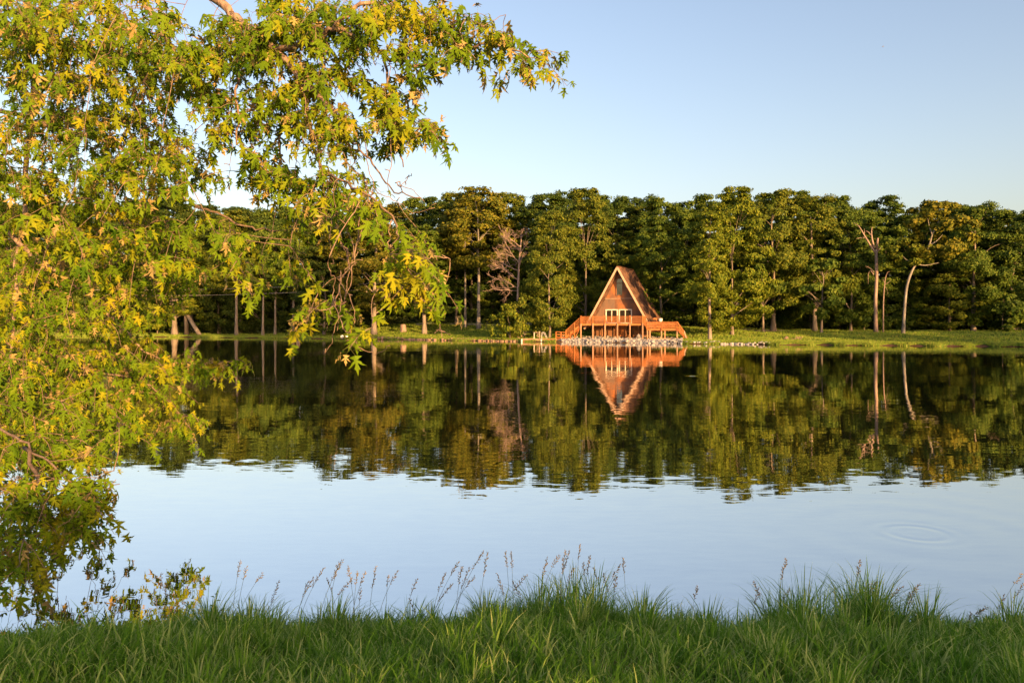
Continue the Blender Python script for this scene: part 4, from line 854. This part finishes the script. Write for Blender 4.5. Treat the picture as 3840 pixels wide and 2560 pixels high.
# explicit bare hanging twigs (photograph pixels, depth)
TW = [
 ([(1140, 320), (1150, 450), (1195, 560), (1215, 720), (1235, 900), (1252, 985)], 6.2), ([(1160, 330), (1130, 480), (1110, 600), (1105, 700)], 6.5), ([(1250, 700), (1268, 830), (1290, 930), (1330, 960)], 5.9),
 ([(1376, 690), (1380, 760), (1345, 900), (1325, 960), (1300, 1080), (1262, 1240)], 5.6), ([(1380, 740), (1420, 830), (1432, 900), (1455, 935)], 5.6), ([(1455, 935), (1480, 905), (1530, 880), (1575, 905)], 5.5),
 ([(1330, 960), (1310, 1000), (1275, 1060), (1280, 1130), (1262, 1220), (1225, 1320)], 5.5), ([(1275, 1060), (1315, 1120), (1330, 1200), (1335, 1270)], 5.4), ([(1300, 820), (1330, 950), (1325, 1000), (1300, 1120), (1250, 1180), (1215, 1250)], 5.7),
 ([(1230, 985), (1255, 1050), (1250, 1120), (1290, 1230), (1320, 1260), (1345, 1300), (1410, 1325), (1460, 1290)], 5.3), ([(1250, 1150), (1200, 1160), (1165, 1155)], 5.4), ([(1380, 480), (1375, 600), (1400, 690), (1430, 730), (1500, 760), (1555, 800), (1640, 760)], 6.0),
 ([(1462, 480), (1466, 600), (1452, 700), (1480, 745)], 6.1), ([(1520, 790), (1600, 700), (1700, 760)], 6.0) if False else ([(1490, 690), (1540, 710), (1590, 755)], 6.0), ([(1520, 695), (1528, 665), (1545, 650)], 6.0), ([(1730, 130), (1810, 100), (1892, 56)], 6.3),
 ([(860, 60), (862, 200), (865, 330), (868, 520), (862, 640)], 7.2), ([(870, 70), (905, 160), (890, 260), (845, 320)], 7.2), ([(600, 130), (540, 220), (505, 290), (520, 360)], 7.6), ([(1340, 220), (1345, 100), (1350, 10)], 6.7),
 ([(1470, 250), (1500, 300), (1560, 330)], 6.4), ([(1010, 90), (980, 130), (1000, 250)], 7.0), ([(270, 1060), (262, 1140), (255, 1230)], 9.3), ([(258, 1440), (275, 1560), (265, 1650), (245, 1715)], 9.0), ([(330, 1830), (380, 1790), (420, 1762)], 6.2), ([(165, 2010), (210, 2075), (230, 2100)], 5.9),
 ([(230, 1880), (330, 1890), (400, 1850), (428, 1800)], 6.1), ([(640, 100), (700, 240), (760, 300)], 7.6), ([(480, 1000), (400, 960), (330, 900)], 8.6), ([(140, 560), (200, 500), (260, 420), (330, 380)], 8.8),
 ([(1690, 990), (1640, 1150), (1650, 1230), (1690, 1255)], 5.3), ([(1590, 1020), (1620, 1110), (1640, 1180), (1660, 1260)], 5.3), ([(1560, 990), (1545, 1080), (1550, 1130)], 5.4), ([(1090, 900), (1130, 990), (1190, 1060)], 6.4),
]
tw_ = MB()
LN = np.array([p for p, r in nodes])
for pts, Y in TW:
    w_ = [P(a, b, Y + .15 * math.sin(a * .05 + i)) for i, (a, b) in enumerate(pts)]
    dv = LN - w_[0]; b = LN[int(np.argmin(np.sqrt((dv ** 2 * np.array([7, 2, .6])).sum(1)) + np.maximum(-dv[:, 2], 0) * 4))]
    if np.linalg.norm(b - w_[0]) > .06: w_ = [b, b * .45 + w_[0] * .55 + np.array([0, 0, .04])] + w_
    q = smoothpath(w_, 5); q = q + RNG.normal(size=q.shape) * .006
    tw_.tube(q, np.linspace(.0044, .0024, len(q)), 5); nodes += [(p, .005) for p in q[::2]]
    for p in q[2::3]:                                     # bud spurs
        if RNG.random() < .55: tw_.tube([p, p + nrm(RNG.normal(size=3)) * RNG.uniform(.02, .07)], [.004, .003], 4)

# leaf blade of a silver maple: five deep toothed lobes
HALF = [(0, 0), (.15, .0), (.36, .03), (.22, .14), (.09, .25), (.27, .35), (.33, .46), (.55, .62), (.31, .57), (.19, .50), (.065, .42), (.105, .58), (.19, .74), (.085, .80), (0, 1.10)]
LO = np.array(HALF + [(-x, y) for x, y in HALF[-2:0:-1]])
def leaf_verts(seed):
    r_ = np.random.default_rng(seed); o = np.vstack([[(0, .31)], LO * (1 + r_.normal(size=LO.shape) * .035)]); x, y = o[:, 0], o[:, 1]
    z = -r_.uniform(.15, .95) * np.abs(x) ** 1.3 - r_.uniform(.0, .75) * (y - .2).clip(0) ** 2 + r_.normal() * .35 * x * y + .05 * r_.normal(size=len(x))
    return np.column_stack([x, y, z])
LT = np.array([(0, 1 + (i + 1) % len(LO), 1 + i) for i in range(len(LO))])[:, ::-1]
LV = [leaf_verts(i) for i in range(14)]
LM = [mesh_np('leaf', v, T=LT, mat=M['maple_leaf'], smooth=True) for v in LV]

BLOB = [ # d-pixel centre, radii, clusters, depth
 (60,60,90,80,17,8.2),(200,60,110,80,17,8),(330,70,90,90,12,7.8),(90,200,110,90,20,8.6),(240,190,100,90,16,8),(360,200,70,80,9,7.8),(60,330,90,90,15,8.8),(200,320,100,90,16,8.4),(330,330,90,90,13,8),
 (430,150,60,80,8,7.6),(520,130,85,90,17,7.4),(600,60,80,60,12,7.1),(700,50,90,50,13,6.8),(790,60,70,55,9,6.6),(640,170,80,60,10,6.9),(760,160,50,50,6,6.6),(900,28,65,35,9,6.5),(1000,55,55,32,7,6.45),
 (945,120,28,35,4,6.45),(970,185,20,20,2,6.4),(1060,105,45,30,5,6.35),(1130,95,36,30,4,6.3),(1075,50,25,20,3,6.4),(1215,138,30,14,4,6.25),(540,270,80,65,11,7.2),(640,280,60,55,7,6.9),(740,270,55,50,8,6.6),(790,320,40,45,4,6.4),
 (893,235,32,32,5,6.35),(925,295,45,26,6,6.3),(975,285,16,16,2,6.25),(560,380,65,45,7,7.1),(650,390,50,45,6,7),(765,400,45,45,6,6.4),(755,465,55,35,6,6.3),(680,445,45,35,5,6.8),(850,462,30,12,2,5.9),
 (420,380,60,55,7,7.8),(300,430,110,55,12,8.2),(120,430,130,60,16,8.8),(500,515,45,35,5,7.4),(555,560,65,55,10,7.3),(655,570,45,65,8,7.2),(630,645,35,35,3,7.1),(535,620,35,25,3,7.3),
 (80,540,110,80,17,8.9),(230,540,110,80,17,8.6),(370,540,65,75,11,8.3),(400,625,38,65,8,8.6),(80,680,110,80,17,8.9),(220,680,100,80,14,9),(335,690,65,55,7,9.3),(60,820,90,80,16,8.8),(190,820,100,70,14,9.2),(310,820,75,55,8,9.8),
 (400,832,40,16,3,10),(500,838,50,13,6,10.2),(60,940,90,80,16,8.6),(180,930,90,60,12,9),(280,900,55,55,7,9.6),(385,905,28,35,4,10),(425,975,24,28,4,10.1),(100,1010,110,45,5,10.0),(230,1000,55,32,3,10.1),(60,1080,80,30,3,9.7),(60,1060,90,60,11,6.9),(180,1030,80,40,8,7.1),(285,1000,35,40,4,7.4),
 (60,1150,85,70,11,6.1),(165,1145,65,55,8,6.1),(222,1130,28,30,3,6.1),(185,1215,32,22,3,6.0),(25,1255,45,45,5,5.7),(25,1310,28,22,3,5.6),
 (922,580,30,32,5,5.2),(962,612,30,30,5,5.15),(905,640,24,36,3,5.3),(938,640,26,30,2,5.2),(745,685,32,45,4,5.9),(770,715,22,22,2,5.6),(856,765,12,8,1,5.3),(940,512,15,9,1,5.6),(985,618,14,18,2,5.1),(820,500,30,20,2,6)]
clusters = []
for (cx, cy, rx_, ry_, n, Y) in BLOB:
    for _ in range(int(round(n * (2.75 if Y > 7.5 else (.85 if cy > 470 and cx > 400 else 1.6 if cy > 360 else 2.1) if Y > 6.15 else 1.1 if Y > 5.45 and cx > 400 else 2.2 if cx < 400 else 1.0)))):
        a = RNG.uniform(0, 2 * math.pi); rr = math.sqrt(RNG.uniform(0, 1)); sd_ = .2 if Y > 9.4 and cy < 990 else .3 if Y > 9.4 else .75 if Y > 7.2 else .22
        clusters.append(Q_(cx + rx_ * rr * math.cos(a), cy - 8 + ry_ * rr * math.sin(a), Y + RNG.normal() * sd_))
clusters = np.array(clusters)
NP_ = np.array([p for p, r in nodes]); order = np.argsort([np.min(((NP_ - c) ** 2).sum(1)) for c in clusters])
leaves = []     # (matrix 3x3*size, pos, mesh index)
NB = list(NP_)
for ci in order:
    c = clusters[ci]; arr = np.array(NB); dv = arr - c; cost = np.sqrt((dv ** 2 * np.array([2.5, 1.3, .8])).sum(1)) + np.maximum(-dv[:, 2], 0) * 1.6
    b = arr[int(np.argmin(cost))]; L_ = float(np.linalg.norm(c - b))
    if L_ > .04:
        mid = (b + c) / 2 + np.array([0, 0, .06 * L_]) + RNG.normal(size=3) * .05 * L_; q = smoothpath([b, mid, c], 4); tw_.tube(q, np.linspace(.0040 if L_ > .3 else .003, .0022, len(q)), 4)
        NB += [q[4], q[6], q[8]] if L_ > .25 else [q[8]]
    od = c - b; od[2] = 0; od = nrm(od * .6 + RNG.normal(size=3) * np.array([.4, .4, .1]) + np.array([.15, -.25, 0])); Lt = RNG.uniform(.16, .36)
    td = nrm(od * .8 + np.array([0, 0, -RNG.uniform(.1, .9)])); sh = [c, c + td * Lt * .5 + [0, 0, .02], c + td * Lt + [0, 0, -.05 * Lt]]; q = smoothpath(sh, 3); tw_.tube(q, np.linspace(.0032, .0018, len(q)), 4)
    nn_ = int(RNG.integers(8, 14)); base = RNG.uniform(.055, .100) * (.98 if c[1] < 5.9 else 1)
    for i in range(nn_):
        t = (i + .5) / nn_; p = q[min(int(t * len(q)), len(q) - 1)]
        ang = i * 2.4 + RNG.normal() * .4; sidev = nrm(np.cross(td, [0, 0, 1])); rad_ = math.cos(ang) * sidev + math.sin(ang) * np.array([0, 0, .6]); 
        pt = nrm(rad_ + td * .5 + RNG.normal(size=3) * .25); pp_ = p + pt * RNG.uniform(.03, .09)
        tip = nrm(pt * .5 + np.array([0, 0, -RNG.uniform(.5, 1.4)]) + RNG.normal(size=3) * .28)
        face = nrm(np.array([.25, -.55, .65]) + RNG.normal(size=3) * .55 + pt * .3); face = nrm(face - tip * (face @ tip)); sx_ = np.cross(tip, face)
        s = base * RNG.uniform(.55, 1.25); Mx = np.column_stack([sx_, tip, face]) * s * 1.25
        leaves.append((Mx, pp_, int(RNG.integers(14)), p))
tag(tw_.build('twigs', M['twig'], maple, True), kind='stuff').location = tuple(-TB)
def in_frame(p): return abs(p[0] / p[1]) < .66 and -0.47 < (CAM_H - p[2]) / p[1] < .42 or (p[0] / p[1] > -.66 and (CAM_H - p[2]) / p[1] > -.42)
show = sorted([i for i, l in enumerate(leaves) if in_frame(l[1])], key=lambda i: -np.linalg.norm(leaves[i][0][:, 1]) / leaves[i][1][1] * (1.6 if leaves[i][1][0] / leaves[i][1][1] > -.3 else 1))[:300]
ss = set(show)
for i in show:
    Mx, p, k, _ = leaves[i]; o = link('leaf', LM[k], maple); m4 = Matrix(((*Mx[0], p[0] - TB[0]), (*Mx[1], p[1] - TB[1]), (*Mx[2], p[2] - TB[2]), (0, 0, 0, 1))); o.matrix_basis = m4
fo = MB(); pe = MB()
for i, (Mx, p, k, b) in enumerate(leaves):
    if i not in ss: fo.add(LV[k] @ Mx.T + p - TB, T=LT)
    pe.tube([b - TB, p - TB], [.0014, .0011], 3)
tag(fo.build('foliage', M['maple_leaf'], maple, True), kind='stuff')
tag(pe.build('petioles', M['petiole'], maple), kind='stuff')

# fishing bobbers caught in the hanging twigs
def bobber(px, py, Y, r, tilt, lab):
    e = empty('fishing_bobber', P(px, py, Y), 0, lab, 'bobber', 'fishing bobbers in the twigs'); e.rotation_euler = (tilt, .2, 0)
    ns = 16
    def cap(z0, z1, nm, mt):
        t = np.linspace(z0, z1, 7); V = [(r * math.cos(a) * math.cos(k_ * 2 * math.pi / ns), r * math.cos(a) * math.sin(k_ * 2 * math.pi / ns), r * math.sin(a)) for a in t for k_ in range(ns)]
        MB().add(V, Q=[(i * ns + j, i * ns + (j + 1) % ns, (i + 1) * ns + (j + 1) % ns, (i + 1) * ns + j) for i in range(6) for j in range(ns)]).build(nm, mt, e, True)
    cap(-math.pi / 2 + .05, 0, 'lower_half', M['red']); cap(0, math.pi / 2 - .05, 'upper_half', M['white'])
    MB().tube([(0, 0, r * .9), (0, 0, r * 1.3)], r * .16, 6).build('stem', M['white'], e)
bobber(1303, 1262, 5.35, .0145, .2, 'round red and white fishing bobber hanging on a bare twig')
bobber(1283, 1262, 5.45, .0125, 1.2, 'smaller tilted mostly red fishing bobber left of the round one')

# ------------------------------------------------------------------ grass on the near bank
r_ = np.random.default_rng(21)
HPX = [-200, 300, 600, 700, 850, 1100, 1250, 1500, 1700, 1900, 2200, 2450, 2550, 2700, 2850, 3100, 3300, 3400, 3550, 3650, 3800, 4000]
HTS = [.08, .07, .11, .22, .26, .26, .21, .17, .21, .28, .30, .28, .20, .20, .29, .36, .34, .22, .20, .11, .22, .24]
def blades(n, ylo, yhi, tall, wscale):
    Y = r_.uniform(ylo, yhi, n); pxv = r_.uniform(-150, 3990, n); X = (pxv - 1920) * Y / F_PX; s = lake_sd(X, Y); ok = s > -.06
    X, Y, pxv, s = X[ok], Y[ok], pxv[ok], s[ok]; n = len(X); Z = np.maximum(ground(X, Y), -.05)
    clump = .6 + .4 * np.sin(X * 5.1 + 2 * np.sin(Y * 3)) * np.sin(Y * 4.3 + X * 1.7)
    edge = np.exp(-((s - .25) / .55) ** 2)
    h = (.03 + .08 * r_.uniform(0, 1, n) * (.45 + clump) + edge * .5 * np.interp(pxv, HPX, HTS) * r_.uniform(.35, 1.15, n) * (.65 + .5 * clump)) * tall; h = np.minimum(h, .30 + .12 * r_.random(n))
    az = r_.uniform(0, 6.28, n); lean = r_.uniform(.15, 1.05, n) * h; dx, dy = np.cos(az) * lean + .06 * h, np.sin(az) * lean * .8; w = r_.uniform(.0016, .0036, n) * wscale * (1 + h)
    fa = r_.uniform(0, 3.14, n); wx, wy = np.cos(fa) * w, np.sin(fa) * w * .6
    rows = []
    for t, ww in ((0, 1), (.4, .85), (.75, .5)):
        cx = X + dx * t ** 2; cy = Y + dy * t ** 2; cz = Z - .02 + h * (t - .18 * t ** 2 * (lean / np.maximum(h, 1e-3)))
        rows += [np.stack([cx - wx * ww, cy - wy * ww, cz], 1), np.stack([cx + wx * ww, cy + wy * ww, cz], 1)]
    rows.append(np.stack([X + dx, Y + dy, Z - .02 + h * (1 - .25 * (lean / np.maximum(h, 1e-3)))], 1))
    V = np.stack(rows, 1).reshape(-1, 3); b = np.arange(n)[:, None] * 7
    Qd = np.concatenate([b + np.array([[0, 1, 3, 2]]), b + np.array([[2, 3, 5, 4]])]); T = b + np.array([[4, 5, 6]]); return V, T, Qd
gm = MB()
for a in ((32000, 4.4, 6.2, 1.05, 1.4), (20000, 3.1, 4.8, 1.5, 1.8), (4000, 4.7, 5.9, 1.35, 1.2), (3500, 3.2, 4.6, 2.2, 1.9)): V, T, Qd = blades(*a); gm.add(V, T=T, Q=Qd)
def tussocks(nc, slo, shi, lmul, nb, wscale):
    cx = r_.uniform(-5, 5, nc * 3); cy = r_.uniform(2.9, 6.1, nc * 3); cs = lake_sd(cx, cy); ok = (cs > slo) & (cs < shi); cx, cy = cx[ok][:nc], cy[ok][:nc]; m = len(cx)
    idx = np.repeat(np.arange(m), nb); n = len(idx); pxc = 1920 + cx / cy * F_PX; L0 = np.interp(pxc, HPX, HTS) * lmul * r_.uniform(.55, 1.2, m)
    az = r_.uniform(0, 6.28, n); rad = r_.uniform(0, .07, n); X = cx[idx] + np.cos(az) * rad; Y = cy[idx] + np.sin(az) * rad; Z = np.maximum(ground(X, Y), -.03) - .02
    h = L0[idx] * r_.uniform(.45, 1.15, n); lean = h * r_.uniform(.08, .95, n) ** 1.3; dx, dy = np.cos(az) * lean + .05 * h, np.sin(az) * lean; w = r_.uniform(.0014, .0030, n) * wscale; fa = az + 1.57; wx, wy = np.cos(fa) * w, np.sin(fa) * w * .7
    rows = []; k = lean / np.maximum(h, 1e-3)
    for t, ww in ((0, 1), (.35, .95), (.65, .75), (.86, .45)):
        c_ = np.stack([X + dx * t ** 2, Y + dy * t ** 2, Z + h * (t - .32 * k * t ** 3)], 1); o_ = np.stack([wx * ww, wy * ww, 0 * wx], 1); rows += [c_ - o_, c_ + o_]
    rows.append(np.stack([X + dx, Y + dy, Z + h * (1 - .36 * k)], 1)); V = np.stack(rows, 1).reshape(-1, 3); b = np.arange(n)[:, None] * 9
    return V, b + np.array([[6, 7, 8]]), np.concatenate([b + np.array([[0, 1, 3, 2]]), b + np.array([[2, 3, 5, 4]]), b + np.array([[4, 5, 7, 6]])])
for a in ((240, -.05, .75, 1.4, 105, 1.6), (240, .5, 2.6, 1.0, 60, 1.7)): V, T, Qd = tussocks(*a); gm.add(V, T=T, Q=Qd)
tag(gm.build('grass', M['grass_blade']), 'uneven green grass covering the near bank in the shade', 'grass', kind='stuff')

# tall seeding stalks, each one standing above the grass
ST = [(605,2150),(900,2105),(925,2125),(985,2150),(1045,2180),(1155,2180),(1175,2165),(1215,2130),(1225,2170),(1270,2110),(1285,2100),(1305,2125),(1320,2170),(1340,2145),(1370,2145),(1410,2125),(1352,2205),(1455,2160),(1490,2140),(1565,2170),(1535,2245),(1670,2150),(1695,2190),(1720,2108),(1732,2125),(1760,2128),(1780,2160),(1812,2068),(1828,2072),(1865,2150),(1896,2068),(1918,2070),(1922,2180),(1975,2158),(2052,2090),(2096,2083),(2120,2066),(2134,2068),(2150,2130),(2174,2042),(2188,2110),(2212,2085),(2225,2130),(2262,2150),(2336,2092),(2325,2118),(2310,2160),(2615,2200),(2826,2180),(2845,2205),(2948,2096),(2960,2210),(3225,2102),(3258,2185),(3284,2183),(3384,2197),(3408,2222),(3430,2205),(3447,2190),(3640,2295),(3686,2285),(3702,2275),(3766,2228),(3832,2150),(3838,2190),(370*1.63,2175)]
for si_, (px, py) in enumerate(sorted(ST)):
    bx_ = px - RNG.uniform(10, 130) * (1 if RNG.random() < .8 else -.5); Y = RNG.uniform(5.05, 5.55); X0 = (bx_ - 1920) * Y / F_PX; z0 = max(gz(X0, Y), 0) - .02; top = P(px, py, Y + RNG.uniform(-.12, .12)); base = np.array([X0, Y, z0])
    e = empty('grass_stalk', base, 0, f'{ORD[si_]} tall seeding grass stalk from the left along the near bank', 'grass stalk', 'seeding grass stalks on the near bank')
    pts = smoothpath([np.zeros(3), (top - base) * np.array([.35, .35, .5]), (top - base) * np.array([.72, .72, .82]), top - base], 5)
    MB().tube(pts, np.linspace(.0016, .0008, len(pts)), 4).build('stem', M['stem'], e)
    m_ = MB(); hl = RNG.uniform(.09, .17); tn = nrm(pts[-1] - pts[-4]); n_ = int(hl / .006)
    for k_ in range(n_):
        t = k_ / n_; p = pts[-1] - tn * hl * t; wv = .0085 * math.sin(math.pi * (.12 + .8 * t)) + .001; dv = nrm(nrm(RNG.normal(size=3)) + tn * 1.1); q = p + dv * wv * 1.5; sd_ = nrm(np.cross(dv, [.3, .9, .2])) * .0036
        m_.add([p - sd_ * .4, q - sd_, q + dv * .010, q + sd_], Q=[(0, 1, 2, 3)])
    tag(m_.build('seed_head', M['seed'], e))
# a leafy weed among the grass at the left
wb = P(800, 2420, 5.3); wb[2] = max(gz(wb[0], wb[1]), 0); we = empty('leafy_weed', wb, 0, 'broad leaved green weed standing among the grass near the maple reflection', 'weed')
MB().tube(smoothpath([(0, 0, -.02), (.01, 0, .14), (.0, .01, .26), (.03, 0, .36)], 4), np.linspace(.003, .0015, 13), 5).build('stem', M['stem'], we)
for k_ in range(11):
    z = .06 + k_ * .027; a = k_ * 2.4; d = np.array([math.cos(a), math.sin(a) * .8, .35]); d = nrm(d); s = .075 * (1 - k_ * .05); sd_ = nrm(np.cross(d, [0, 0, 1])); b = np.array([.01, 0, z]); dn = np.array([0, 0, -1.0])
    MB().add([b, b + d * s * .5 + sd_ * s * .26, b + d * s + dn * s * .25, b + d * s * .5 - sd_ * s * .26], Q=[(0, 1, 2, 3)]).build('leaf', M['maple_leaf'], we)
# a bird, tiny, high over the wood
bp_ = P(3311, 176, 150); bd = empty('bird', bp_, 0, 'tiny dark bird flying high in the clear sky', 'bird')
MB().tube([(-.16, 0, -.05), (-.05, 0, 0), (.08, 0, .03), (.17, 0, .06)], [.015, .05, .045, .01], 6).build('body', M['bark'], bd, True)
for s in (-1, 1): MB().add([(-.05, 0, .02), (.07, 0, .03), (.05, s * .22, .12), (-.06, s * .38, .06), (-.07, s * .2, .08)], T=[(0, 1, 2), (0, 2, 4), (4, 2, 3)]).build('wing', M['bark'], bd)
